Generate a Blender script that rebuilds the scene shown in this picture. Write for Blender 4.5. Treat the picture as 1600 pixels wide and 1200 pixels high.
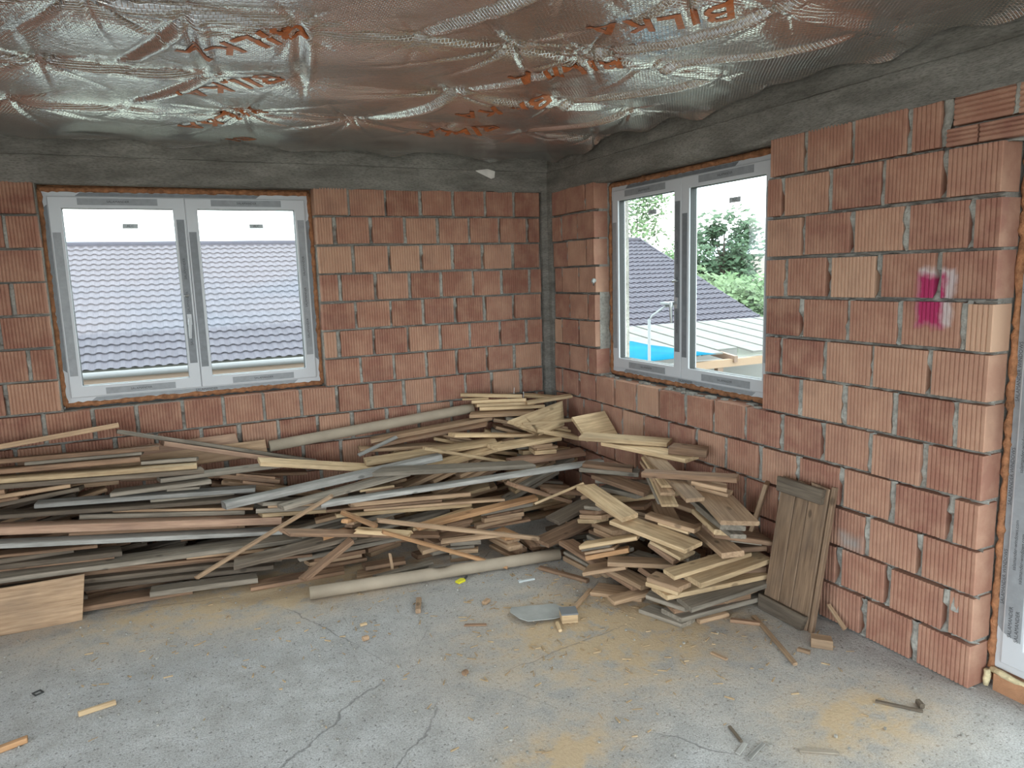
import bpy, bmesh, math, random
import numpy as np
from mathutils import Vector, Matrix, Euler

for o in list(bpy.data.objects):
    bpy.data.objects.remove(o)
scene = bpy.context.scene
col = scene.collection

# ------------------------------------------------------------------ camera
# axes: corner of the two brick walls at the origin, back wall y=0, right wall x=0, room x<0 y<0
cam_d = bpy.data.cameras.new('camera')
cam_d.sensor_width = 36.0
cam_d.lens = 36.0 * 1131.49 / 1600.0
cam_d.clip_end = 500
cam = bpy.data.objects.new('camera', cam_d)
col.objects.link(cam)
yaw, pit, roll = 0.44608, 0.15054, -0.03094
F = Vector((math.sin(yaw)*math.cos(pit), math.cos(yaw)*math.cos(pit), -math.sin(pit)))
R0 = Vector((math.cos(yaw), -math.sin(yaw), 0))
U0 = R0.cross(F)
Rv = R0*math.cos(roll) + U0*math.sin(roll)
Uv = -R0*math.sin(roll) + U0*math.cos(roll)
M = Matrix.Identity(4)
for i in range(3):
    M[i][0] = Rv[i]; M[i][1] = Uv[i]; M[i][2] = -F[i]
M.translation = Vector((-2.861, -5.222, 1.7606))
cam.matrix_world = M
scene.camera = cam

# ------------------------------------------------------------------ view + sky
vs = scene.view_settings
vs.view_transform = 'Standard'; vs.look = 'None'; vs.gamma = 1.0; vs.use_curve_mapping = False
vs.exposure = 3.05
scene.display_settings.display_device = 'sRGB'

world = bpy.data.worlds.new('sky'); scene.world = world
world.use_nodes = True
wt = world.node_tree; wt.nodes.clear()
wo = wt.nodes.new('ShaderNodeOutputWorld'); bg = wt.nodes.new('ShaderNodeBackground')
tc = wt.nodes.new('ShaderNodeTexCoord'); mp = wt.nodes.new('ShaderNodeMapping')
mp.inputs['Scale'].default_value = (1.6, 1.6, 6.0)
nz = wt.nodes.new('ShaderNodeTexNoise'); nz.inputs['Scale'].default_value = 2.2
nz.inputs['Detail'].default_value = 6; nz.inputs['Roughness'].default_value = .55
cr = wt.nodes.new('ShaderNodeValToRGB')
cr.color_ramp.elements[0].position = .42; cr.color_ramp.elements[0].color = (.66, .86, .97, 1)
cr.color_ramp.elements[1].position = .58; cr.color_ramp.elements[1].color = (1.0, .985, .955, 1)
wt.links.new(tc.outputs['Generated'], mp.inputs['Vector'])
wt.links.new(mp.outputs['Vector'], nz.inputs['Vector'])
wt.links.new(nz.outputs['Fac'], cr.inputs['Fac'])
wt.links.new(cr.outputs['Color'], bg.inputs['Color'])
bg.inputs['Strength'].default_value = 1.0
wt.links.new(bg.outputs['Background'], wo.inputs['Surface'])

def portal(name, loc, rot, sx, sy):
    d = bpy.data.lights.new(name, 'AREA'); d.shape = 'RECTANGLE'; d.size = sx; d.size_y = sy
    d.cycles.is_portal = True
    o = bpy.data.objects.new(name, d); o.location = loc; o.rotation_euler = rot; col.objects.link(o)
H = math.pi/2
portal('sky_portal_window_back', (-2.66, .34, 1.69), (-H, 0, 0), 1.62, 1.4)
portal('sky_portal_window_right', (.34, -1.525, 1.69), (0, H, 0), 1.4, 1.62)
portal('sky_portal_door', (.34, -4.3, 1.1), (0, H, 0), 2.2, 1.6)
portal('sky_portal_rear', (-2.7, -7.85, 1.25), (H, 0, 0), 4.4, 2.3)
portal('sky_portal_left', (-5.55, -4.6, 1.25), (0, -H, 0), 2.3, 3.0)

# ------------------------------------------------------------------ helpers
rng = random.Random(7)

def mesh_obj(name, verts, faces, mat=None, parent=None, smooth=False):
    me = bpy.data.meshes.new(name)
    me.from_pydata([tuple(v) for v in verts], [], [tuple(f) for f in faces])
    me.update()
    if smooth:
        me.polygons.foreach_set('use_smooth', [True]*len(me.polygons))
    if mat: me.materials.append(mat)
    o = bpy.data.objects.new(name, me); col.objects.link(o)
    if parent: o.parent = parent
    return o

def link_mesh(name, me, parent=None):
    o = bpy.data.objects.new(name, me); col.objects.link(o)
    if parent: o.parent = parent
    return o

def empty(name, loc=(0, 0, 0), rz=0):
    o = bpy.data.objects.new(name, None); o.empty_display_size = .1
    o.location = loc; o.rotation_euler = (0, 0, rz); col.objects.link(o)
    return o

def tag(o, label=None, cat=None, group=None, kind=None):
    if label: o['label'] = label
    if cat: o['category'] = cat
    if group: o['group'] = group
    if kind: o['kind'] = kind
    return o

class MB:
    """collects boxes / prisms / tubes into one mesh"""
    def __init__(s): s.v = []; s.f = []
    def box(s, x0, x1, y0, y1, z0, z1):
        b = len(s.v)
        s.v += [(x, y, z) for z in (z0, z1) for y in (y0, y1) for x in (x0, x1)]
        s.f += [tuple(b+i for i in q) for q in ((0,2,3,1),(4,5,7,6),(0,1,5,4),(2,6,7,3),(0,4,6,2),(1,3,7,5))]
        return s
    def prism(s, poly, z0, z1):
        b = len(s.v); n = len(poly)
        s.v += [(x, y, z0) for x, y in poly] + [(x, y, z1) for x, y in poly]
        s.f.append(tuple(b+i for i in reversed(range(n)))); s.f.append(tuple(b+n+i for i in range(n)))
        for i in range(n):
            j = (i+1) % n; s.f.append((b+i, b+j, b+n+j, b+n+i))
        return s
    def tube(s, pts, rad, n=10, cap=True):
        pts = [Vector(p) for p in pts]; b = len(s.v)
        for k, p in enumerate(pts):
            d = (pts[min(k+1, len(pts)-1)] - pts[max(k-1, 0)]).normalized()
            a = d.orthogonal().normalized() if abs(d.z) > .95 else d.cross(Vector((0, 0, 1))).normalized()
            c = d.cross(a)
            r = rad[k] if isinstance(rad, (list, tuple)) else rad
            for i in range(n):
                t = 2*math.pi*i/n
                s.v.append(tuple(p + a*r*math.cos(t) + c*r*math.sin(t)))
        for k in range(len(pts)-1):
            for i in range(n):
                j = (i+1) % n
                s.f.append((b+k*n+i, b+k*n+j, b+(k+1)*n+j, b+(k+1)*n+i))
        if cap:
            s.f.append(tuple(b+i for i in reversed(range(n))))
            s.f.append(tuple(b+(len(pts)-1)*n+i for i in range(n)))
        return s
    def ring(s, x0, x1, z0, z1, w, y0, y1):
        """rectangular frame in the xz plane with border w, mitred"""
        b = len(s.v)
        O = [(x0, z0), (x1, z0), (x1, z1), (x0, z1)]
        I = [(x0+w, z0+w), (x1-w, z0+w), (x1-w, z1-w), (x0+w, z1-w)]
        for y in (y0, y1):
            s.v += [(x, y, z) for x, z in O] + [(x, y, z) for x, z in I]
        for i in range(4):
            j = (i+1) % 4
            s.f += [(b+i, b+j, b+4+j, b+4+i), (b+8+j, b+8+i, b+12+i, b+12+j),
                    (b+j, b+i, b+8+i, b+8+j), (b+4+i, b+4+j, b+12+j, b+12+i)]
        return s
    def build(s, name, mat, parent=None, bevel=0, smooth=False):
        o = mesh_obj(name, s.v, s.f, mat, parent, smooth)
        if bevel:
            m = o.modifiers.new('bevel', 'BEVEL'); m.width = bevel; m.segments = 2; m.limit_method = 'ANGLE'
        return o

# ------------------------------------------------------------------ materials
def new_mat(name):
    m = bpy.data.materials.new(name); m.use_nodes = True
    return m, m.node_tree, m.node_tree.nodes['Principled BSDF']
def N(t, kind, **kw):
    n = t.nodes.new('ShaderNode'+kind)
    for k, v in kw.items():
        if k in n.inputs: n.inputs[k].default_value = v
        else: setattr(n, k, v)
    return n
def ramp(t, fac, stops, interp='LINEAR'):
    r = t.nodes.new('ShaderNodeValToRGB'); r.color_ramp.interpolation = interp
    e = r.color_ramp.elements
    while len(e) < len(stops): e.new(.5)
    for q, (p, c) in zip(e, stops):
        q.position = p; q.color = (*c, 1) if len(c) == 3 else c
    t.links.new(fac, r.inputs['Fac'])
    return r.outputs['Color']
def mixc(t, fac, a, b, mode='MIX'):
    n = t.nodes.new('ShaderNodeMix'); n.data_type = 'RGBA'; n.blend_type = mode
    for sock, v in ((n.inputs[0], fac), (n.inputs[6], a), (n.inputs[7], b)):
        if hasattr(v, 'is_linked') or hasattr(v, 'node'): t.links.new(v, sock)
        else: sock.default_value = v if not isinstance(v, tuple) or len(v) == 4 else (*v, 1)
    return n.outputs[2]
def math_(t, op, a, b=None, c=None, clamp=False):
    n = t.nodes.new('ShaderNodeMath'); n.operation = op; n.use_clamp = clamp
    for i, v in enumerate((a, b, c)):
        if v is None: continue
        if hasattr(v, 'node'): t.links.new(v, n.inputs[i])
        else: n.inputs[i].default_value = v
    return n.outputs[0]
def coords(t, which='Object', scale=(1, 1, 1), loc=(0, 0, 0)):
    c = t.nodes.new('ShaderNodeTexCoord'); m = t.nodes.new('ShaderNodeMapping')
    m.inputs['Scale'].default_value = scale; m.inputs['Location'].default_value = loc
    t.links.new(c.outputs[which], m.inputs['Vector'])
    return m.outputs['Vector']
def noise(t, vec, scale, detail=4, rough=.55, out='Fac'):
    n = N(t, 'TexNoise', Scale=scale, Detail=detail, Roughness=rough)
    if vec is not None: t.links.new(vec, n.inputs['Vector'])
    return n.outputs[out]
def bump(t, bsdf, h, strength=.4, dist=.01):
    b = N(t, 'Bump', Strength=strength, Distance=dist)
    t.links.new(h, b.inputs['Height']); t.links.new(b.outputs['Normal'], bsdf.inputs['Normal'])
def plain(name, c, rough=.6, metal=0, nscale=0, namt=.15, bstr=0, bscale=60):
    m, t, b = new_mat(name)
    b.inputs['Roughness'].default_value = rough; b.inputs['Metallic'].default_value = metal
    if nscale:
        v = coords(t)
        f = noise(t, v, nscale)
        lo = tuple(x*(1-namt) for x in c); hi = tuple(min(1, x*(1+namt)) for x in c)
        t.links.new(ramp(t, f, [(.3, lo), (.7, hi)]), b.inputs['Base Color'])
    else:
        b.inputs['Base Color'].default_value = (*c, 1)
    if bstr: bump(t, b, noise(t, coords(t), bscale), bstr)
    return m
MT = {}
def wood(name, dark, light, grey=0, rough=.75):
    m, t, b = new_mat('wood_'+name)
    oi = t.nodes.new('ShaderNodeObjectInfo')
    cmb = t.nodes.new('ShaderNodeCombineXYZ')
    k = math_(t, 'MULTIPLY', oi.outputs['Random'], 37.0)
    for i in range(3): t.links.new(k, cmb.inputs[i])
    tcn = t.nodes.new('ShaderNodeTexCoord')
    add = t.nodes.new('ShaderNodeVectorMath'); add.operation = 'ADD'
    t.links.new(tcn.outputs['Object'], add.inputs[0]); t.links.new(cmb.outputs[0], add.inputs[1])
    mp = t.nodes.new('ShaderNodeMapping'); mp.inputs['Scale'].default_value = (1.3, 20, 20)
    t.links.new(add.outputs[0], mp.inputs['Vector'])
    g = noise(t, mp.outputs['Vector'], 3.0, 6, .62)
    mp2 = t.nodes.new('ShaderNodeMapping'); mp2.inputs['Scale'].default_value = (3, 7, 7)
    t.links.new(add.outputs[0], mp2.inputs['Vector'])
    pch = noise(t, mp2.outputs['Vector'], 1.6, 3)
    c = ramp(t, g, [(.30, dark), (.68, light)])
    c = mixc(t, ramp(t, pch, [(.45, (0, 0, 0)), (.75, (.55, .55, .55))]), c, tuple(.55*x+.45*y for x, y in zip(dark, (.13, .11, .095))))
    br = N(t, 'MapRange'); br.inputs['To Min'].default_value = .74; br.inputs['To Max'].default_value = 1.16
    t.links.new(oi.outputs['Random'], br.inputs['Value'])
    vm = t.nodes.new('ShaderNodeVectorMath'); vm.operation = 'SCALE'
    t.links.new(c, vm.inputs[0]); t.links.new(br.outputs[0], vm.inputs['Scale'])
    # small dark knots
    mk = t.nodes.new('ShaderNodeMapping'); mk.inputs['Scale'].default_value = (5, 9, 9)
    t.links.new(add.outputs[0], mk.inputs['Vector'])
    vo = N(t, 'TexVoronoi', Scale=1.0); t.links.new(mk.outputs[0], vo.inputs['Vector'])
    kn = ramp(t, vo.outputs['Distance'], [(.07, (1, 1, 1)), (.13, (0, 0, 0))])
    fin = mixc(t, math_(t, 'MULTIPLY', kn, .6), vm.outputs[0], tuple(.35*x for x in dark))
    t.links.new(fin, b.inputs['Base Color'])
    b.inputs['Roughness'].default_value = rough
    b.inputs['Specular IOR Level'].default_value = .25
    bump(t, b, g, .35, .004)
    MT[name] = m
wood('cream', (0.4, 0.265, 0.145), (0.72, 0.53, 0.325))
wood('tan', (0.28, 0.175, 0.105), (0.52, 0.35, 0.22))
wood('orange', (0.31, 0.16, 0.075), (0.56, 0.32, 0.165))
wood('brown', (0.16, 0.092, 0.056), (0.35, 0.215, 0.135))
wood('pink', (0.27, 0.16, 0.11), (0.48, 0.31, 0.215))
wood('grey', (0.155, 0.13, 0.1), (0.36, 0.305, 0.245))
wood('silver', (0.2, 0.19, 0.175), (0.45, 0.43, 0.4))
wood('dark', (0.08, 0.06, 0.044), (0.2, 0.155, 0.115))

wood('umber', (.105, .066, .042), (.27, .175, .112))
def make_brick_mat():
    m, t, b = new_mat('ribbed_clay')
    oi = t.nodes.new('ShaderNodeObjectInfo')
    c = ramp(t, oi.outputs['Random'], [(0, (.255, .115, .082)), (.25, (.35, .175, .122)), (.5, (.285, .132, .096)),
                                       (.72, (.42, .235, .162)), (.9, (.32, .155, .112)), (1, (.49, .30, .205))])
    v = coords(t, 'Object', (4, 4, 4))
    k = t.nodes.new('ShaderNodeVectorMath'); k.operation = 'ADD'
    t.links.new(v, k.inputs[0])
    cx = t.nodes.new('ShaderNodeCombineXYZ')
    kk = math_(t, 'MULTIPLY', oi.outputs['Random'], 91.0)
    t.links.new(kk, cx.inputs[0]); t.links.new(kk, cx.inputs[2]); t.links.new(cx.outputs[0], k.inputs[1])
    n1 = noise(t, k.outputs[0], 1.8, 5, .6)
    c = mixc(t, ramp(t, n1, [(.42, (0, 0, 0)), (.72, (.6, .6, .6))]), c, (.52, .32, .22))
    n2 = noise(t, k.outputs[0], 1.1, 3)
    c = mixc(t, ramp(t, n2, [(.55, (0, 0, 0)), (.8, (.5, .5, .5))]), c, (.19, .09, .072))
    geo = t.nodes.new('ShaderNodeNewGeometry')
    sp = t.nodes.new('ShaderNodeSeparateXYZ'); t.links.new(geo.outputs['Position'], sp.inputs[0])
    pn = noise(t, geo.outputs['Position'], 14, 4)
    wob = math_(t, 'MULTIPLY', math_(t, 'SUBTRACT', pn, .5), .07)
    def patch(cy, cz, hy, hz, soft):
        dy = math_(t, 'SUBTRACT', math_(t, 'ABSOLUTE', math_(t, 'SUBTRACT', sp.outputs[1], cy)), hy)
        dz = math_(t, 'SUBTRACT', math_(t, 'ABSOLUTE', math_(t, 'SUBTRACT', sp.outputs[2], cz)), hz)
        d = math_(t, 'ADD', math_(t, 'MAXIMUM', dy, dz), wob)
        mr = N(t, 'MapRange'); mr.inputs['From Min'].default_value = soft; mr.inputs['From Max'].default_value = -soft
        t.links.new(d, mr.inputs['Value'])
        onw = math_(t, 'LESS_THAN', math_(t, 'ABSOLUTE', sp.outputs[0]), .05)
        return math_(t, 'MULTIPLY', mr.outputs[0], onw)
    # sprayed paint marks: white outline under a magenta block, a grey smudge low down
    c = mixc(t, math_(t, 'MULTIPLY', patch(-3.285, 1.615, .075, .115, .012), .55), c, (.62, .58, .60))
    c = mixc(t, math_(t, 'MULTIPLY', patch(-3.262, 1.60, .055, .105, .014), .95), c, (.36, .015, .09))
    c = mixc(t, math_(t, 'MULTIPLY', patch(-2.93, .44, .05, .03, .03), .6), c, (.30, .32, .31))
    t.links.new(c, b.inputs['Base Color'])
    b.inputs['Roughness'].default_value = .85; b.inputs['Specular IOR Level'].default_value = .2
    bump(t, b, noise(t, coords(t), 70, 5), .35, .004)
    return m
M_brick = make_brick_mat()

def concrete(name, c0, c1, sc=3, bs=.5, stretch=(1, 1, 1)):
    m, t, b = new_mat(name)
    v = coords(t, 'Object', stretch)
    n1 = noise(t, v, sc, 7, .62); n2 = noise(t, v, 45, 5, .6)
    c = ramp(t, n1, [(.3, c0), (.7, c1)])
    c = mixc(t, ramp(t, n2, [(.35, (.5, .5, .5)), (.55, (0, 0, 0))]), c, tuple(x*.6 for x in c0))
    t.links.new(c, b.inputs['Base Color']); b.inputs['Roughness'].default_value = .92
    b.inputs['Specular IOR Level'].default_value = .2
    bump(t, b, math_(t, 'ADD', n2, n1), bs, .012)
    return m
M_mortar = concrete('mortar', (.25, .235, .21), (.44, .415, .37), 9, .8)
M_beam = concrete('beam_concrete', (.125, .115, .10), (.31, .29, .26), 2.6, .6, (1, 1, 4))

def make_floor_mat():
    m, t, b = new_mat('dusty_screed')
    v = coords(t)
    n1 = noise(t, v, 1.1, 6, .6); n2 = noise(t, v, 7, 6, .65); n3 = noise(t, v, 60, 5, .7)
    c = ramp(t, n1, [(.32, (.41, .41, .42)), (.66, (.57, .56, .55))])
    c = mixc(t, ramp(t, n2, [(.36, (.8, .8, .8)), (.62, (0, 0, 0))]), c, (.36, .345, .325))
    n4 = noise(t, v, 150, 3, .7)
    c = mixc(t, ramp(t, n4, [(.36, (.75, .75, .75)), (.56, (0, 0, 0))]), c, (.25, .24, .23))
    c = mixc(t, ramp(t, n4, [(.58, (0, 0, 0)), (.74, (.6, .6, .6))]), c, (.66, .65, .63))
    c = mixc(t, ramp(t, n3, [(.35, (1, 1, 1)), (.43, (0, 0, 0))]), c, (.15, .14, .13))
    # sawdust trodden around the heaps
    def blob(cx, cy, rx, ry):
        mp = t.nodes.new('ShaderNodeMapping'); mp.inputs['Location'].default_value = (-cx/rx, -cy/ry, 0)
        mp.inputs['Scale'].default_value = (1/rx, 1/ry, 0)
        tcn = t.nodes.new('ShaderNodeTexCoord'); t.links.new(tcn.outputs['Object'], mp.inputs[0])
        g = t.nodes.new('ShaderNodeTexGradient'); g.gradient_type = 'QUADRATIC_SPHERE'
        t.links.new(mp.outputs[0], g.inputs[0]); return g.outputs['Fac']
    s = math_(t, 'ADD', blob(-.9, -2.35, 1.5, 1.1), blob(-2.4, -1.0, 2.2, .8))
    s = math_(t, 'ADD', s, math_(t, 'MULTIPLY', blob(-.55, -3.45, .8, .5), .7))
    s = math_(t, 'ADD', s, math_(t, 'MULTIPLY', blob(-1.7, -3.1, .55, .35), .8))
    s = math_(t, 'MULTIPLY', s, ramp(t, n2, [(.36, (.25, .25, .25)), (.6, (1.6, 1.6, 1.6))]))
    s = math_(t, 'MULTIPLY', s, 1.5, clamp=True)
    c = mixc(t, s, c, mixc(t, n3, (.42, .30, .19), (.60, .46, .30)))
    vo = N(t, 'TexVoronoi', Scale=.75); vo.feature = 'DISTANCE_TO_EDGE'
    wv = mixc(t, .12, v, noise(t, v, 3.5, 4, .6, 'Color'))
    t.links.new(wv, vo.inputs['Vector'])
    crk = ramp(t, vo.outputs['Distance'], [(.0, (1, 1, 1)), (.0007, (0, 0, 0))])
    crk = math_(t, 'MULTIPLY', crk, ramp(t, n1, [(.45, (0, 0, 0)), (.55, (1, 1, 1))]))
    c = mixc(t, math_(t, 'MULTIPLY', crk, .7), c, (.12, .115, .11))
    t.links.new(c, b.inputs['Base Color'])
    b.inputs['Roughness'].default_value = .9; b.inputs['Specular IOR Level'].default_value = .25
    bump(t, b, math_(t, 'ADD', n3, math_(t, 'MULTIPLY', n2, .8)), .7, .01)
    return m
M_floor = make_floor_mat()

M_pvc = plain('white_pvc', (.55, .56, .585), .4)
M_film = plain('grey_protective_film', (.27, .28, .295), .45, 0, 25, .12)
M_filmd = plain('dark_protective_film', (.16, .17, .185), .4, 0, 25, .15)
M_print = plain('film_print_black', (.04, .04, .045), .6)
M_gasket = plain('rubber_gasket', (.03, .03, .03), .6)
M_foam = plain('orange_brown_foam', (.34, .15, .07), .95, 0, 30, .4, .9, 90)
M_foamy = plain('pale_yellow_foam', (.62, .52, .32), .9, 0, 30, .2, .8, 60)
M_steel = plain('brushed_steel', (.55, .56, .57), .35, .9)
M_sticker = plain('glass_sticker', (.42, .46, .48), .5)
M_card = plain('tube_cardboard', (.35, .285, .215), .8, 0, 6, .12, .15, 40)
M_scrap = plain('galvanised_grey_scrap', (.36, .365, .35), .6, .2, 8, .2)
def make_glass():
    m, t, b = new_mat('window_glass')
    t.nodes.remove(b)
    tr = N(t, 'BsdfTransparent'); tr.inputs[0].default_value = (.90, .935, .925, 1)
    gl = N(t, 'BsdfGlossy', Roughness=.02)
    fr = N(t, 'Fresnel', IOR=1.45); mx = t.nodes.new('ShaderNodeMixShader')
    geo = t.nodes.new('ShaderNodeNewGeometry')
    t.links.new(math_(t, 'MULTIPLY', fr.outputs[0], math_(t, 'SUBTRACT', 1.0, geo.outputs['Backfacing'])), mx.inputs[0]); t.links.new(tr.outputs[0], mx.inputs[1]); t.links.new(gl.outputs[0], mx.inputs[2])
    t.links.new(mx.outputs[0], t.nodes['Material Output'].inputs['Surface'])
    return m
M_glass = make_glass()
def make_foil():
    m, t, b = new_mat('embossed_aluminium_foil')
    b.inputs['Metallic'].default_value = 1.0
    v = coords(t, 'Object')
    n = noise(t, v, 2.0, 4)
    t.links.new(ramp(t, n, [(.3, (.82, .825, .83)), (.7, (.92, .92, .925))]), b.inputs['Base Color'])
    b.inputs['Roughness'].default_value = .11
    mp = t.nodes.new('ShaderNodeMapping'); mp.inputs['Scale'].default_value = (62, 62, 62)
    mp.inputs['Rotation'].default_value = (0, 0, .12)
    t.links.new(v, mp.inputs[0])
    ch = N(t, 'TexBrick', Scale=1.0); ch.inputs['Mortar Size'].default_value = .12; ch.inputs['Mortar Smooth'].default_value = 1
    ch.inputs['Color1'].default_value = (1, 1, 1, 1); ch.inputs['Color2'].default_value = (.85, .85, .85, 1); ch.inputs['Mortar'].default_value = (0, 0, 0, 1)
    ch.inputs['Brick Width'].default_value = 1.0; ch.inputs['Row Height'].default_value = .8
    t.links.new(mp.outputs[0], ch.inputs['Vector'])
    nb = noise(t, v, 38, 3)
    h = math_(t, 'ADD', math_(t, 'MULTIPLY', ch.outputs['Color'], .5), nb)
    bump(t, b, h, .42, .008)
    return m
M_foil = make_foil()
M_ink = plain('orange_foil_ink', (.55, .17, .06), .35, .35, 40, .25, .3, 70)

# ------------------------------------------------------------------ structure: floor, walls, beams
floor = MB().box(-5.6, .55, -7.9, .32, -.2, 0).build('floor', M_floor)
tag(floor, 'rough grey concrete screed floor dusted with sawdust', 'floor', kind='structure')

RZ = -math.pi/2     # right wall: local x -> -y, local y -> +x

def wall_core(name, segs, rz, label):
    mb = MB()
    for u0, u1, z0, z1 in segs: mb.box(u0, u1, .042, .30, z0, z1)
    o = mb.build(name, M_mortar); o.rotation_euler = (0, 0, rz)
    return tag(o, label, 'wall', kind='structure')
wall_back = wall_core('wall_back', [(-5.5, -3.478, 0, 2.4), (-1.835, .3, 0, 2.4), (-3.478, -1.835, 0, .99)], 0,
                      'ribbed red clay block wall with grey mortar under the wide window')
wall_right = wall_core('wall_right', [(-.02, .69, 0, 2.4), (2.356, 3.51, 0, 2.4), (.69, 2.356, 0, .99), (3.51, 5.25, 2.2, 2.4), (5.25, 7.8, 0, 2.4)], RZ,
                       'paler ribbed clay block wall with a magenta paint mark')

_bm = {}
def brick_mesh(w, h, horiz=False):
    """hollow clay block: ribbed front face at y=0, body to y=.115"""
    key = (round(w, 2), round(h, 3), horiz)
    if key in _bm: return _bm[key]
    w, h = key[0], key[1]
    W, Hh = (h, w) if horiz else (w, h)
    n = max(2, int(round(W/.0185)))
    prof = [(-W/2, .004)]
    p = W/n
    for i in range(n):
        x = -W/2 + i*p
        prof += [(x+p*.14, 0.0), (x+p*.60, 0.0), (x+p*.80, .0058)] if i < n-1 else [(x+p*.16, 0.0), (x+p*.85, 0.0)]
    prof.append((W/2, .004))
    v = []; f = []
    for z in (-Hh/2, Hh/2):
        v += [(x, y, z) for x, y in prof]
    m = len(prof)
    f += [(i, i+1, m+i+1, m+i) for i in range(m-1)]
    b = len(v)
    v += [(-W/2, .115, -Hh/2), (W/2, .115, -Hh/2), (W/2, .115, Hh/2), (-W/2, .115, Hh/2)]
    f += [(0, m, b+3, b), (m-1, b+1, b+2, 2*m-1), tuple([b, b+1]+list(range(m-1, -1, -1))), tuple([b+3]+list(range(m, 2*m))+[b+2])]
    if horiz: v = [(z, y, -x) for x, y, z in v]
    me = bpy.data.meshes.new('brick'); me.from_pydata(v, [], f); me.update()
    me.materials.append(M_brick)
    _bm[key] = me
    return me

mort = {}
def mortar_lump(wall, u, z0, z1, w):
    """irregular squeezed mortar standing in a vertical joint"""
    mb = mort.setdefault(wall.name, (MB(), wall))[0]
    b = len(mb.v); n = 7
    hole = rng.random()
    zs = [z0+(z1-z0)*i/(n-1) for i in range(n)]
    for i, z in enumerate(zs):
        y = rng.uniform(.000, .018) + (.024 if hole < .45 and i in (1, 2, 3) else 0)
        a = w*rng.uniform(.38, .72); c = w*rng.uniform(.38, .72)
        mb.v += [(u-a, y+.006, z), (u-a*.4, y-.002, z+rng.uniform(-.004, .004)), (u+c*.4, y, z+rng.uniform(-.004, .004)), (u+c, y+.006, z)]
    for i in range(n-1):
        for j in range(3):
            q = b+i*4+j; mb.f.append((q, q+1, q+5, q+4))

def bed_mortar(wall, u0, u1, z):
    """ragged bed joint mortar, set back so that the joint reads as a dark line"""
    mb = mort.setdefault(wall.name, (MB(), wall))[0]
    b = len(mb.v); n = max(2, int((u1-u0)/.03))
    for i in range(n+1):
        u = u0+(u1-u0)*i/n
        y = rng.uniform(.010, .036); hh = rng.uniform(.002, .0085)
        mb.v += [(u, y+.004, z-hh), (u, y-.002, z), (u, y+.004, z+hh)]
    for i in range(n):
        for j in range(2):
            q = b+i*3+j; mb.f.append((q, q+3, q+4, q+1))

def course(wall, k, joints, gap=.027, z0=None, h=.183, horiz=False):
    """one course of blocks; joints are positions along the wall, z of course k counted from the beam"""
    if z0 is None: z0 = 2.4-.2*k
    for a, b in zip(joints[:-1], joints[1:]):
        w = b-a-gap*rng.uniform(.6, 1.3)
        if w < .035: continue
        o = link_mesh('brick', brick_mesh(w, h, horiz), wall)
        o.location = ((a+b)/2, rng.uniform(-.006, .005), z0+.0085+h/2+rng.uniform(-.003, .003))
        o.rotation_euler = (rng.uniform(-.006, .006), rng.uniform(-.007, .007), rng.uniform(-.012, .012))
    for u in joints[1:-1]:
        mortar_lump(wall, u, z0+.008, z0+.194, gap+.004)
    bed_mortar(wall, joints[0], joints[-1], z0)

def ext(js, to, step=.262):
    js = list(js)
    while js[0]-step > to: js.insert(0, js[0]-step)
    return js
# back wall, right of the window (rows 1-7), left of it, and full rows below
BR = {1: [-1.85,-1.598,-1.332,-1.068,-.807,-.547,-.297,-.062], 2: [-1.853,-1.708,-1.448,-1.196,-.941,-.682,-.437,-.185,-.062],
      3: [-1.847,-1.589,-1.326,-1.08,-.831,-.578,-.321,-.07], 4: [-1.845,-1.699,-1.436,-1.182,-.927,-.671,-.427,-.176,-.062],
      5: [-1.847,-1.594,-1.336,-1.085,-.827,-.58,-.326,-.07], 6: [-1.845,-1.733,-1.472,-1.217,-.958,-.712,-.455,-.214,-.062],
      7: [-1.842,-1.585,-1.332,-1.082,-.827,-.574,-.335,-.07]}
BL = {1: [-3.755,-3.47], 2: [-3.646,-3.47], 3: [-3.735,-3.47], 4: [-3.651,-3.47], 5: [-3.741,-3.47], 6: [-3.614,-3.47], 7: [-3.749,-3.47]}
for k in range(1, 8):
    course(wall_back, k, BR[k]); course(wall_back, k, ext(BL[k], -4.95))
r8 = [-3.576,-3.316,-3.055,-2.796,-2.547,-2.278,-2.029,-1.768,-1.51,-1.265,-1.02,-.768,-.531,-.279,-.068]
r9 = [-3.746,-3.48,-3.206,-2.954,-2.696,-2.441,-2.182,-1.92,-1.66,-1.40,-1.15,-.89,-.64,-.39,-.14,-.062]
for k in range(8, 13):
    course(wall_back, k, ext([j+(rng.uniform(-.012, .012) if 0 < i < 13 else 0) for i, j in enumerate(r8 if k % 2 == 0 else r9)], -4.95))
# right wall; u = -y
RL = {1: [.062,.292,.57,.705], 2: [.062,.204,.455,.705], 3: [.062,.295,.576,.705], 4: [.078,.208,.461,.705], 5: [.07,.32,.584,.705], 6: [.07,.191,.448,.705], 7: [.066,.306,.573,.705]}
RR = {1: [2.343,2.595,2.86,3.135,3.275], 2: [2.343,2.454,2.743,3.023,3.292,3.535], 3: [2.343,2.596,2.864,3.139,3.415,3.535],
      4: [2.343,2.484,2.75,3.015,3.289,3.535], 5: [2.343,2.593,2.867,3.129,3.408,3.535], 6: [2.343,2.468,2.743,3.006,3.272,3.535], 7: [2.343,2.602,2.859,3.127,3.40,3.535]}
for k in range(1, 8):
    course(wall_right, k, RL[k]); course(wall_right, k, RR[k], .031)
q8 = [.06,.174,.435,.687,.932,1.196,1.45,1.71,1.97,2.225,2.485,2.746,3.015,3.275,3.535]
q9 = [.062,.25,.50,.759,1.025,1.282,1.543,1.81,2.07,2.337,2.60,2.862,3.135,3.405,3.535]
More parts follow.
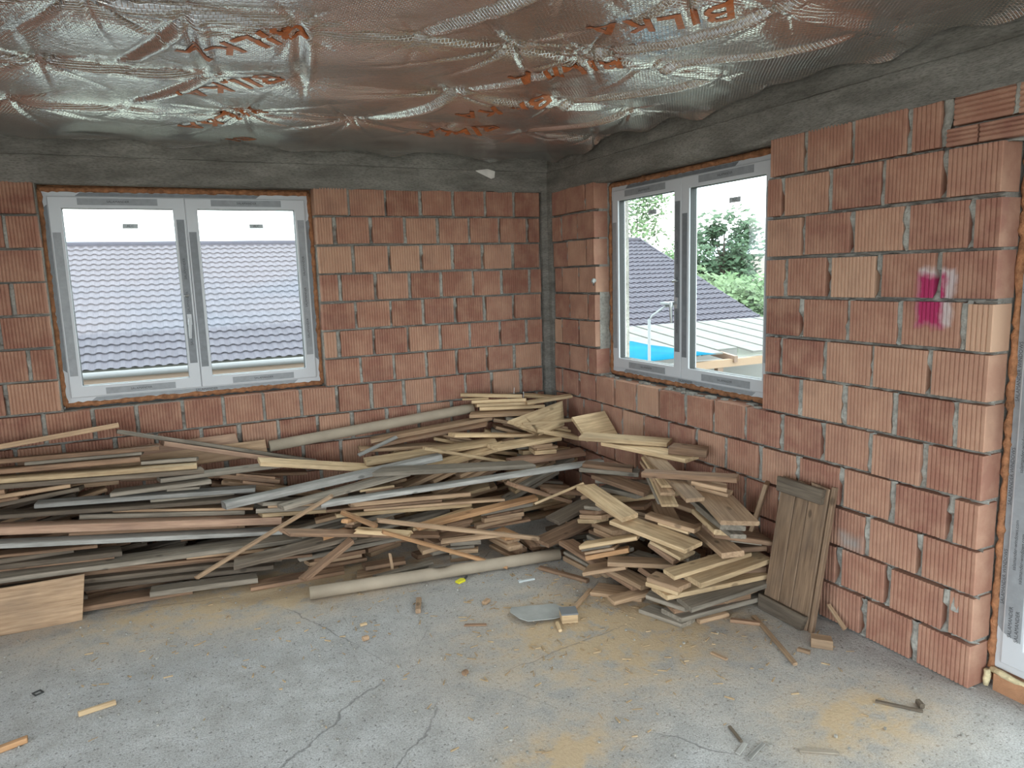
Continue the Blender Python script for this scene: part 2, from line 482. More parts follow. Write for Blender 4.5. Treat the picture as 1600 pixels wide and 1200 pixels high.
for k in range(8, 13):
    course(wall_right, k, q8 if k % 2 == 0 else q9, .031)
# lintel over the door: thin flat tiles below, side-laid blocks above
course(wall_right, 0, [3.295,3.42,3.70,3.98,4.26,4.54,4.82,5.10,5.3], .006, 2.195, .068, True)
course(wall_right, 0, [3.31,3.555,3.82,4.09,4.36,4.63,4.9,5.17], .024, 2.272, .118, True)
mortar_lump(wall_right, 3.285, 2.21, 2.4, .034)
for u, z, w in ((3.44, .22, .035), (3.42, 1.83, .028), (2.41, 2.05, .03), (2.42, 1.25, .024), (3.42, 1.45, .02)):
    mortar_lump(wall_right, u, z-.02, z+.15, w)
for mb, wl in mort.values():
    o = mb.build('mortar', M_mortar, wl, smooth=False); tag(o, kind='stuff')

def board_marked_beam(name, a, b, rz, label):
    v = []; f = []; n = int((b-a)/.06)
    zs = [2.392, 2.405, 2.47, 2.545, 2.552, 2.62, 2.70, 2.80]
    for i in range(n+1):
        u = a+(b-a)*i/n
        for j, z in enumerate(zs):
            y = -.004 + (.012 if j >= 4 else 0) + rng.uniform(-.003, .003)
            zz = z + (rng.uniform(-.010, .006) if j < 2 else rng.uniform(-.003, .003))
            v.append((u, y, zz))
    m = len(zs)
    for i in range(n):
        for j in range(m-1): f.append((i*m+j, (i+1)*m+j, (i+1)*m+j+1, i*m+j+1))
    b0 = len(v)
    v += [(a, .3, 2.395), (b, .3, 2.395), (b, .3, 2.8), (a, .3, 2.8)]
    f += [tuple([b0, b0+1]+[i*m for i in range(n, -1, -1)]), (b0+3, b0+2, b0+1, b0)]
    o = mesh_obj(name, v, f, M_beam); o.rotation_euler = (0, 0, rz)
    return tag(o, label, 'beam', kind='structure')
board_marked_beam('trim_1', -5.5, .3, 0, 'grey concrete ring beam above the wide window')
board_marked_beam('trim_2', -.3, 7.8, RZ, 'grey concrete ring beam above the door wall')
cv = MB()
nz_ = 30
for i in range(nz_+1):
    z = 2.4*i/nz_
    r1 = rng.uniform(-.004, .004); r2 = rng.uniform(-.004, .004)
    cv.v += [(-.062+r1, .025, z), (-.058+r1, -.006+r2, z), (-.012, -.012+r1, z), (-.006+r2, -.058+r1, z), (.025, -.064+r2, z)]
for i in range(nz_):
    for j in range(4):
        q = i*5+j; cv.f.append((q, q+1, q+6, q+5))
tag(cv.build('trim_3', M_beam), 'dark concrete column in the corner between the brick walls', 'column', kind='structure')

# unseen sides of the room, open to daylight behind and beside the photographer
M_rear = concrete('rear_wall_render', (.36, .20, .14), (.48, .30, .22), 4, .4)
wl = MB().box(-5.5, -5.2, -3.0, 0, 0, 2.8).box(-5.5, -5.2, -6.2, -3.0, 2.4, 2.8).box(-5.5, -5.2, -7.8, -6.2, 0, 2.8).build('wall_left', M_rear)
tag(wl, 'bare masonry side wall with a wide opening', 'wall', kind='structure')
wr = MB().box(-5.2, -4.9, -7.8, -7.5, 0, 2.8).box(-4.9, -.5, -7.8, -7.5, 2.4, 2.8).box(-.5, 0, -7.8, -7.5, 0, 2.8).build('wall_rear', M_rear)
tag(wr, 'bare masonry rear wall with a wide opening', 'wall', kind='structure')
cl = MB().box(-5.5, .3, -7.8, .3, 2.8, 2.95).build('ceiling', M_beam)
tag(cl, 'concrete slab above the foil membrane', 'ceiling', kind='structure')

# ------------------------------------------------------------------ foil membrane under the ceiling
ROWS = [-.02, -.85, -1.60, -2.40, -3.16, -3.95, -4.75, -5.55, -6.35, -7.15, -7.5]
r2 = random.Random(11)
FIX = []
meas = {-.85: [-3.9, -3.43, -2.93, -2.35, -1.75, -1.2, -.62, -.1], -1.60: [-3.75, -3.22, -2.94, -2.59, -2.17, -1.43, -.82, -.3],
        -2.40: [-3.6, -3.01, -2.70, -2.33, -1.88, -1.45, -1.12, -.78, -.33], -3.16: [-3.4, -2.8, -2.2, -1.65, -1.19, -.76, -.2]}
for yy in ROWS[1:-1]:
    xs = meas.get(yy) or [-5.0+.55*i+r2.uniform(-.1, .1) for i in range(10)]
    for x in xs: FIX.append((x, yy+r2.uniform(-.04, .04), r2.uniform(0, 6.28), r2.randint(5, 11), r2.uniform(.25, 1.35)))
WV = [(r2.uniform(-9, 9), r2.uniform(-9, 9), r2.uniform(0, 6.28), r2.uniform(.0007, .0018)) for _ in range(10)]
WV += [(r2.uniform(-26, 26), r2.uniform(-26, 26), r2.uniform(0, 6.28), r2.uniform(.0003, .0007)) for _ in range(12)]
def foil_z(x, y):
    x = np.asarray(x, float); y = np.asarray(y, float)
    z = np.full(x.shape, 2.675)
    bow = .03*np.sin(x*1.9+y*.7)
    yw = y + bow*.6
    sag = np.zeros_like(z)
    for a, b in zip(ROWS[1:], ROWS[:-1]):
        f = np.clip((yw-a)/(b-a), 0, 1); inside = (yw >= a) & (yw < b)
        s = np.sin(np.pi*f**.62)
        sag = np.where(inside, s*(.026+.010*np.sin(2.3*x+a*5)), sag)
        dd = yw-a
        ridge = np.where(dd > 0, np.exp(-(dd/.016)**2), np.exp(-(dd/.05)**2))
        z = z - ridge*.040*np.clip(.25+np.sin(3.1*x+a*9), 0, 1)
    z = z - sag
    for fx, fy, ph, n, am in FIX:
        dx = x-fx; dy = y-fy; r = np.sqrt(dx*dx+dy*dy)+1e-6
        th = np.arctan2(dy, dx)
        w = np.exp(-r/(.10+.08*am))
        fold = np.abs(np.cos(.5*n*th+ph+.6*np.sin(2*th+ph)))
        fold = np.exp(-(fold/.22)**2)
        z = z + am*(.040*np.exp(-(r/.08)) + .036*w*fold*(1-np.exp(-r/.03)))
    for kx, ky, ph, a in WV: z = z + a*np.sin(kx*x+ky*y+ph)
    # taut diagonal creases between neighbouring fixings
    for (x0, y0, x1, y1) in ((-2.94,-1.69,-2.70,-2.43), (-2.59,-1.6,-2.7,-2.43), (-2.17,-1.56,-2.33,-2.46), (-1.43,-1.57,-1.12,-2.38), (-1.75,-.82,-1.43,-1.57),
                             (-.82,-1.56,-.33,-2.43), (-1.12,-2.38,-.76,-3.25), (-.78,-2.33,-.3,-3.1), (-2.93,-.94,-2.59,-1.6), (-1.88,-2.43,-1.65,-3.1), (-.62,-.85,-.3,-1.6)):
        ux, uy = x1-x0, y1-y0; L = math.hypot(ux, uy); ux /= L; uy /= L
        t = (x-x0)*ux+(y-y0)*uy; d = -(x-x0)*uy+(y-y0)*ux
        env = np.clip(np.sin(np.pi*np.clip(t/L, 0, 1)), 0, 1)**.4
        z = z + env*(.022*np.exp(-(d/.018)**2) - .016*np.exp(-((d-.04)/.022)**2))
    e = np.minimum(-x, -y)
    z = z - .045*np.exp(-np.clip(e, 0, 9)/.07)*(1+.5*np.sin(9*x-11*y))
    return z
def axis(a, b, fine_from, step, coarse):
    out = [b]
    while out[-1] > a:
        out.append(out[-1]-(step if out[-1] > fine_from else coarse))
    return np.array(out[::-1])
gx = axis(-5.12, -.012, -4.0, .0125, .06); gy = axis(-7.40, -.012, -3.9, .0125, .06)
GX, GY = np.meshgrid(gx, gy)
EX = GX.copy()
EY = GY - (.012+.02*np.sin(GX*5)+.012*np.sin(GX*17+1))*np.exp(GY/.05)    # ragged wall edge
EX = GX - (.02+.025*np.sin(GY*4.3)+.012*np.sin(GY*15))*np.exp(GX/.05)
GZ = foil_z(EX, EY)
nv, nu = GX.shape
fv = np.stack([EX.ravel(), EY.ravel(), GZ.ravel()], 1)
idx = np.arange(nv*nu).reshape(nv, nu)
ff = np.stack([idx[:-1, :-1].ravel(), idx[1:, :-1].ravel(), idx[1:, 1:].ravel(), idx[:-1, 1:].ravel()], 1)
foil = mesh_obj('foil_membrane', fv.tolist(), ff.tolist(), M_foil, smooth=True)
tag(foil, 'wrinkled silver foil membrane stapled under the ceiling with orange printing', 'foil')

# orange lettering printed on the foil
def strokes(ch):
    t = .2
    V = [((0, 0), (0, 1))]
    if ch == 'B': return V + [((0, .92), (.42, .92)), ((.42, .92), (.55, .75)), ((.55, .75), (.42, .53)), ((0, .53), (.45, .53)), ((.45, .53), (.62, .30)), ((.62, .30), (.45, .08)), ((0, .08), (.45, .08))], .72
    if ch == 'I': return V, .22
    if ch == 'L': return V + [((0, .09), (.55, .09))], .62
    if ch == 'K': return V + [((.08, .45), (.58, 1)), ((.2, .58), (.62, 0))], .72
    if ch == 'A': return [((0, 0), (.36, 1)), ((.36, 1), (.72, 0)), ((.15, .30), (.57, .30))], .80
def printed_word(bx, by, word='BILKA', h=.132, du=(-.70, .714)):
    du = Vector((du[0], du[1], 0)).normalized(); dv = Vector((-du.y, du.x, 0))*-1
    pen = 0
    for ch in word:
        v = []; f = []
        st, adv = strokes(ch)
        for (a, b) in st:
            a = Vector(a); b = Vector(b); d = (b-a); L = d.length; d = d/L; nrm = Vector((-d.y, d.x))*.095
            n = max(2, int(L*h/.012)); m = 3
            base = len(v)
            for i in range(n+1):
                for j in range(m+1):
                    p = a+d*(L*i/n)+nrm*(2*j/m-1)
                    P = Vector((bx, by, 0))+du*((pen+.1+p.x)*h)+dv*(p.y*h)
                    v.append((P.x, P.y))
            for i in range(n):
                for j in range(m):
                    q = base+i*(m+1)+j; f.append((q, q+1, q+m+2, q+m+1))
        pen += adv+.2
        A = np.array(v)
        if A[:, 0].max() > -.05 or A[:, 1].max() > -.05: continue
        Z = foil_z(A[:, 0], A[:, 1])-.002
        mesh_obj('printed_letter', np.column_stack([A, Z]).tolist(), f, M_ink, foil, smooth=True)
for cx, cy in ((-3.74, -2.03), (-2.36, -2.42), (-.99, -3.17), (.32, -2.55)):
    for k in range(-2, 4):
        y = cy+.715*k
        if -3.9 < y < .1: printed_word(cx+.02*k, y)

# pale strip of torn insulation hanging at the edge, dark holes in the seams
def scrap(name, pts, mat, label, cat):
    v = [Vector(p) for p in pts]; n = len(v)
    c = sum(v, Vector())/n; off = Vector((0, -.004, -.006))
    vv = v+[p+off for p in v]
    f = [tuple(range(n)), tuple(range(2*n-1, n-1, -1))]+[(i, n+i, n+(i+1) % n, (i+1) % n) for i in range(n)]
    return tag(mesh_obj(name, vv, f, mat), label, cat)
M_white = plain('white_insulation', (.72, .68, .64), .9, 0, 20, .1)
scrap('insulation_scrap', [(-.62, -.012, 2.545), (-.57, -.02, 2.52), (-.50, -.025, 2.49), (-.47, -.02, 2.50), (-.46, -.012, 2.545), (-.52, -.01, 2.56)], M_white,
      'white torn insulation scrap hanging on the beam near the corner', 'insulation')
scrap('insulation_strip', [(-.015, -2.76, 2.66), (-.02, -2.86, 2.648), (-.02, -2.98, 2.66), (-.015, -3.08, 2.69), (-.012, -2.96, 2.685), (-.012, -2.84, 2.675)], M_white,
      'pale strip of insulation peeping from the foil edge above the door wall', 'insulation')

# ------------------------------------------------------------------ windows and door
def foam_bead(parent, x0, x1, z0, z1, r, mat, y=.01, sides='lrtb'):
    mb = MB()
    def run(a, b):
        n = max(3, int((Vector(b)-Vector(a)).length/.025))
        pts = [Vector(a).lerp(Vector(b), i/n)+Vector((rng.uniform(-.003, .003), rng.uniform(-.006, .006), rng.uniform(-.003, .003))) for i in range(n+1)]
        mb.tube(pts, [r*rng.uniform(.75, 1.3) for _ in pts], 7)
    if 'l' in sides: run((x0, y, z0), (x0, y, z1))
    if 'r' in sides: run((x1, y, z0), (x1, y, z1))
    if 't' in sides: run((x0, y, z1), (x1, y, z1))
    if 'b' in sides: run((x0, y, z0), (x1, y, z0))
    return mb.build('foam_bead', mat, parent, smooth=True)

def film(parent, x0, x1, z0, z1, y, mat=None, cut=.0):
    poly = [(x0, z0), (x1, z0), (x1, z1), (x0, z1)]
    if cut:
        if (x1-x0) > (z1-z0): poly = [(x0, z0), (x1-cut, z0), (x1, z1), (x0+cut, z1)]
        else: poly = [(x0, z0+cut), (x1, z0), (x1, z1), (x0, z1-cut)]
    v = [(a, y, b) for a, b in poly]+[(a, y+.002, b) for a, b in poly]
    f = [(0, 1, 2, 3), (7, 6, 5, 4), (0, 4, 5, 1), (1, 5, 6, 2), (2, 6, 7, 3), (3, 7, 4, 0)]
    return mesh_obj('protective_film', v, f, mat or M_film, parent)

def text(parent, s, x, y, z, size, rot=(math.pi/2, 0, 0), mat=None, name='printed_text'):
    c = bpy.data.curves.new(name, 'FONT'); c.body = s; c.size = size; c.align_x = 'CENTER'; c.align_y = 'CENTER'
    c.resolution_u = 2
    tmp = bpy.data.objects.new(name, c)
    me = bpy.data.meshes.new_from_object(tmp)
    bpy.data.objects.remove(tmp)
    me.materials.clear(); me.materials.append(mat or M_print)
    o = bpy.data.objects.new(name, me); o.location = (x, y, z); o.rotation_euler = rot; col.objects.link(o)
    o.parent = parent
    return o

def handle(parent, x, z, mat, y=-.018, L=.125, out=.045):
    mb = MB().box(x-.014, x+.014, y-.009, y, z-.035, z+.035)
    mb.tube([(x, y, z), (x, y-out, z)], .009, 10)
    mb.tube([(x, y-out, z+.006), (x, y-out-.004, z-.02), (x-.004, y-out, z-L*.6), (x-.006, y-out+.006, z-L)], [.010, .011, .010, .008], 10)
    return mb.build('handle', mat, parent, smooth=False)

def sash(win, x0, x1, z0, z1, w=.072, y0=-.016, y1=.05):
    s = MB().ring(x0, x1, z0, z1, w, y0, y1).build('sash', M_pvc, win, bevel=.005)
    MB().ring(x0+w-.004, x1-w+.004, z0+w-.004, z1-w+.004, .006, y0+.012, y1-.01).build('gasket', M_gasket, s)
    MB().box(x0+w-.01, x1-w+.01, .012, .034, z0+w-.01, z1-w+.01).build('glass_pane', M_glass, s)
    return s

def window(name, loc, rz, W, Hh, label, handle_mat):
    root = empty(name, loc, rz); tag(root, label, 'window', kind='structure')
    fr = MB().ring(0, W, 0, Hh, .062, 0, .07).build('frame', M_pvc, root, bevel=.004)
    film(fr, .18, W*.80, Hh-.026, Hh-.004, -.003, M_filmd, .03)
    film(fr, .14, W*.90, .006, .030, -.003, M_film, .03)
    film(fr, .004, .026, .20, Hh-.08, -.003, M_filmd, .02)
    film(fr, W-.026, W-.004, .16, Hh-.16, -.003, M_filmd, .02)
    for x in (0, W/2):
        x0 = x+(.030 if x == 0 else .001); x1 = x+W/2-(.030 if x else .001)
        s = sash(root, x0, x1, .036, Hh-.030)
        zt = Hh-.030; zb = .036
        film(s, x0+.16, x1-.16, zt-.052, zt-.010, -.0185)
        film(s, x0+.20, x1-.16, zb+.010, zb+.052, -.0185)
        film(s, x0+.010, x0+.055, zb+.14, zt-.22, -.0185, M_film if x == 0 else M_filmd)
        film(s, x1-.058, x1-.012, zb+.17, zt-.14, -.0185, M_filmd if x == 0 else M_film)
        for i in range(3):
            text(s, 'SALAMANDER', x1-.035, -.0192, zb+.36+.22*i, .022, (H, -H, 0))
        text(s, 'SALAMANDER', (x0+x1)/2, -.0192, zt-.031, .020)
        text(s, 'SALAMANDER', (x0+x1)/2+.02, -.0192, zb+.031, .020)
        st = MB().box((x0+x1)/2+.01, (x0+x1)/2+.10, .008, .0115, zt-.195, zt-.165).build('glass_sticker', M_sticker, s)
        st2 = text(s, 'ALC', (x0+x1)/2+.055, .0075, zt-.18, .022)
        if x == 0:
            h = handle(s, x1-.036, .50 if handle_mat is M_pvc else .52, handle_mat)
            MB().tube([(x1-.03, -.016, .66), (x1-.03, -.035, .66), (x1-.055, -.04, .655)], .008, 8).build('latch_knob', M_steel, s)
    text(fr, 'SALAMANDER', W/2+.03, -.0035, .018, .022)
    foam_bead(root, -.010, W+.010, -.010, Hh+.014, .018, M_foam, .006)
    MB().box(-.03, W+.03, .03, .06, Hh-.004, Hh+.05).box(-.03, .004, .03, .06, -.02, Hh).box(W-.004, W+.03, .03, .06, -.02, Hh).build('joint_packing', M_foam, root)
    MB().box(-.01, W+.01, .0, .06, -.03, -.005).build('sill_packer', M_gasket, root)
    return root
window('window_1', (-3.460, .130, 1.026), 0, 1.605, 1.325, 'white double casement window above the long timber stack', M_pvc)
window('window_2', (.130, -.722, 1.026), RZ, 1.605, 1.325, 'white double casement window above the offcut heap', M_steel)
# debris of mortar on the right window ledge
lg = MB()
for i in range(26):
    u = rng.uniform(-2.3, -.75); x = rng.uniform(.02, .10); s = rng.uniform(.006, .02)
    lg.box(x-s, x+s, u-s*1.5, u+s*1.5, .99, .994+s*.7)
tag(lg.build('mortar_crumbs', M_mortar), 'loose grey mortar crumbs on the ledge under the right window', 'rubble', kind='stuff')

dr = empty('door_1', (.125, -3.548, .085), RZ); tag(dr, 'white glazed balcony door with grey printed protective film', 'door', kind='structure')
DW, DH = 1.66, 2.10
fr = MB().ring(0, DW, 0, DH, .062, 0, .07).build('frame', M_pvc, dr, bevel=.004)
film(fr, .003, .027, .16, DH-.1, -.003, M_film, .03)
for i in range(4): text(fr, 'SALAMANDER WINDOWS', .015, -.0036, .40+.42*i, .020, (H, -H, 0))
for x in (0, DW/2):
    x0 = x+(.030 if x == 0 else .001); x1 = x+DW/2-(.030 if x else .001)
    s = sash(dr, x0, x1, .036, DH-.03, .085)
    film(s, x0+.008, x0+.072, .15, DH-.2, -.0185, M_film, .02)
    for i in range(4):
        text(s, 'salamander-windows.com', x0+.028, -.0192, .55+.40*i, .020, (H, -H, 0))
        text(s, 'salamander-windows.com', x0+.054, -.0192, .50+.40*i, .020, (H, -H, 0))
    text(s, 'SALAMANDER', x0+.030, -.0192, 0.225, .021, (H, -H, 0)); text(s, 'SALAMANDER', x0+.056, -.0192, 0.215, .021, (H, -H, 0))
    if x == 0: handle(s, x0+.075, 1.13, M_pvc, L=.13, out=.05)
MB().box(-.03, .004, .03, .06, -.08, DH+.03).box(-.03, DW+.05, .03, .06, DH-.004, DH+.05).build('joint_packing', M_foam, dr)
foam_bead(dr, -.012, DW+.01, -.01, DH+.01, .016, M_foam, .005, 'lrt')
th = MB().box(.02, DW, -.035, .08, -.085, -.012).build('threshold_block', plain('threshold_clay', (.38, .19, .10), .85, 0, 12, .2, .4), dr)
foam_bead(dr, -.005, DW, -.075, -.008, .012, M_foamy, -.035, 'lb' if False else 'l')
mbf = MB()
pts = [(i*.05, -.02+rng.uniform(-.012, .008), -.010+rng.uniform(-.004, .006)) for i in range(0, 33)]
mbf.tube(pts, [.012*rng.uniform(.6, 1.4) for _ in pts], 7); mbf.build('foam_bead', M_foamy, dr, smooth=True)

# ------------------------------------------------------------------ timber heap: boards are dropped one after another onto what lies below
GRES = .01; GX0, GY0 = -4.7, -3.0; GNX, GNY = 470, 300
HM = np.zeros((GNX, GNY))
def hm_at(x, y):
    i = np.clip(((x-GX0)/GRES).astype(int), 0, GNX-1); j = np.clip(((y-GY0)/GRES).astype(int), 0, GNY-1)
    return HM[i, j]
def hull0(s, h):
    """slope of the supporting line under a bar balanced at s=0"""
    neg = s < -1e-6; pos = s > 1e-6
    sn, hn, sp_, hp = s[neg][:, None], h[neg][:, None], s[pos][None, :], h[pos][None, :]
    a = (hn*sp_-hp*sn)/(sp_-sn)
    k = np.unravel_index(np.argmax(a), a.shape)
    return (hp[0, k[1]]-hn[k[0], 0])/(sp_[0, k[1]]-sn[k[0], 0])
def settle(cx, cy, ang, L, W, bmax=.6, cmax=.16):
    ns = max(7, int(L/.02)); nt = max(4, int(W/.02))
    s = np.linspace(-L/2, L/2, ns); t = np.linspace(-W/2, W/2, nt)
    Sg, Tg = np.meshgrid(s, t, indexing='ij')
    X = cx+Sg*math.cos(ang)-Tg*math.sin(ang); Y = cy+Sg*math.sin(ang)+Tg*math.cos(ang)
    h = hm_at(X, Y)
    b = c = 0.0
    for _ in range(2):
        b = float(np.clip(hull0(s, (h-c*Tg).max(1)), -bmax, bmax))
        c = float(np.clip(hull0(t, (h-b*Sg).max(0)), -cmax, cmax))
    a = float((h-b*Sg-c*Tg).max())
    return a, b, c
def rest_height(cx, cy, ang, L, W, b):
    s = np.linspace(-L/2, L/2, max(7, int(L/.02))); t = np.linspace(-W/2, W/2, 5)
    Sg, Tg = np.meshgrid(s, t, indexing='ij')
    X = cx+Sg*math.cos(ang)-Tg*math.sin(ang); Y = cy+Sg*math.sin(ang)+Tg*math.cos(ang)
    return float((hm_at(X, Y)-b*Sg).max())
def stamp(cx, cy, ang, L, W, T, a, b, c):
    r = .5*math.hypot(L, W)+.02
    i0 = max(0, int((cx-r-GX0)/GRES)); i1 = min(GNX, int((cx+r-GX0)/GRES)+2)
    j0 = max(0, int((cy-r-GY0)/GRES)); j1 = min(GNY, int((cy+r-GY0)/GRES)+2)
    X, Y = np.meshgrid(GX0+(np.arange(i0, i1)+.5)*GRES, GY0+(np.arange(j0, j1)+.5)*GRES, indexing='ij')
    s = (X-cx)*math.cos(ang)+(Y-cy)*math.sin(ang); t = -(X-cx)*math.sin(ang)+(Y-cy)*math.cos(ang)
    m = (abs(s) <= L/2+.006) & (abs(t) <= W/2+.006)
    top = a+b*s+c*t+T*1.02+.001
    sub = HM[i0:i1, j0:j1]
    HM[i0:i1, j0:j1] = np.where(m, np.maximum(sub, top), sub)

def plank_mesh(L, W, T, rr, bend=0, rough_end=0):
    """sawn board along x: chamfered section, slight bow, uneven cut ends; bottom at z=0"""
    c = min(.004, T*.2); n = 6
    sec = [(-W/2+c, 0), (W/2-c, 0), (W/2, c), (W/2, T-c), (W/2-c, T), (-W/2+c, T), (-W/2, T-c), (-W/2, c)]
    e0 = rr.uniform(-.12, .12)*W*(1+4*rough_end); e1 = rr.uniform(-.12, .12)*W*(1+4*rough_end)
    v = []; f = []
    side = rr.uniform(-.006, .006)*min(1, L)
    for i in range(n+1):
        u = -1+2*i/n
        for (y, z) in sec:
            x = u*L/2
            if i == 0: x += e0*(y/W)*2+rough_end*rr.uniform(0, .035)
            if i == n: x += e1*(y/W)*2-rough_end*rr.uniform(0, .035)
            v.append((x, y+side*(1-u*u), z+bend*(1-u*u)))
    m = 8
    for i in range(n):
        for j in range(m):
            k = (j+1) % m
            f.append((i*m+j, i*m+k, (i+1)*m+k, (i+1)*m+j)[::-1])
    f.append(tuple(range(m))); f.append(tuple(n*m+i for i in reversed(range(m))))
    f = [tuple(reversed(q)) for q in f]
    me = bpy.data.meshes.new('board'); me.from_pydata(v, [], f); me.update()
    return me
def pose(o, P, xdir, zhint):
    X = Vector(xdir).normalized(); Z = Vector(zhint); Y = Z.cross(X).normalized(); Z = X.cross(Y)
    m = Matrix.Identity(4)
    for i in range(3): m[i][0] = X[i]; m[i][1] = Y[i]; m[i][2] = Z[i]
    m.translation = Vector(P); o.matrix_world = m
def put_plank(name, label, group, cx, cy, ang, L, W, T, matname, a, b, c, rr, cat='board', rough_end=0):
    me = plank_mesh(L, W, T, rr, 0, rough_end); me.materials.append(MT[matname])
    o = link_mesh(name, me)
    X = Vector((math.cos(ang), math.sin(ang), b)); Yv = Vector((-math.sin(ang), math.cos(ang), c))
    pose(o, (cx, cy, a), X, X.cross(Yv))
    return tag(o, label, cat, group)

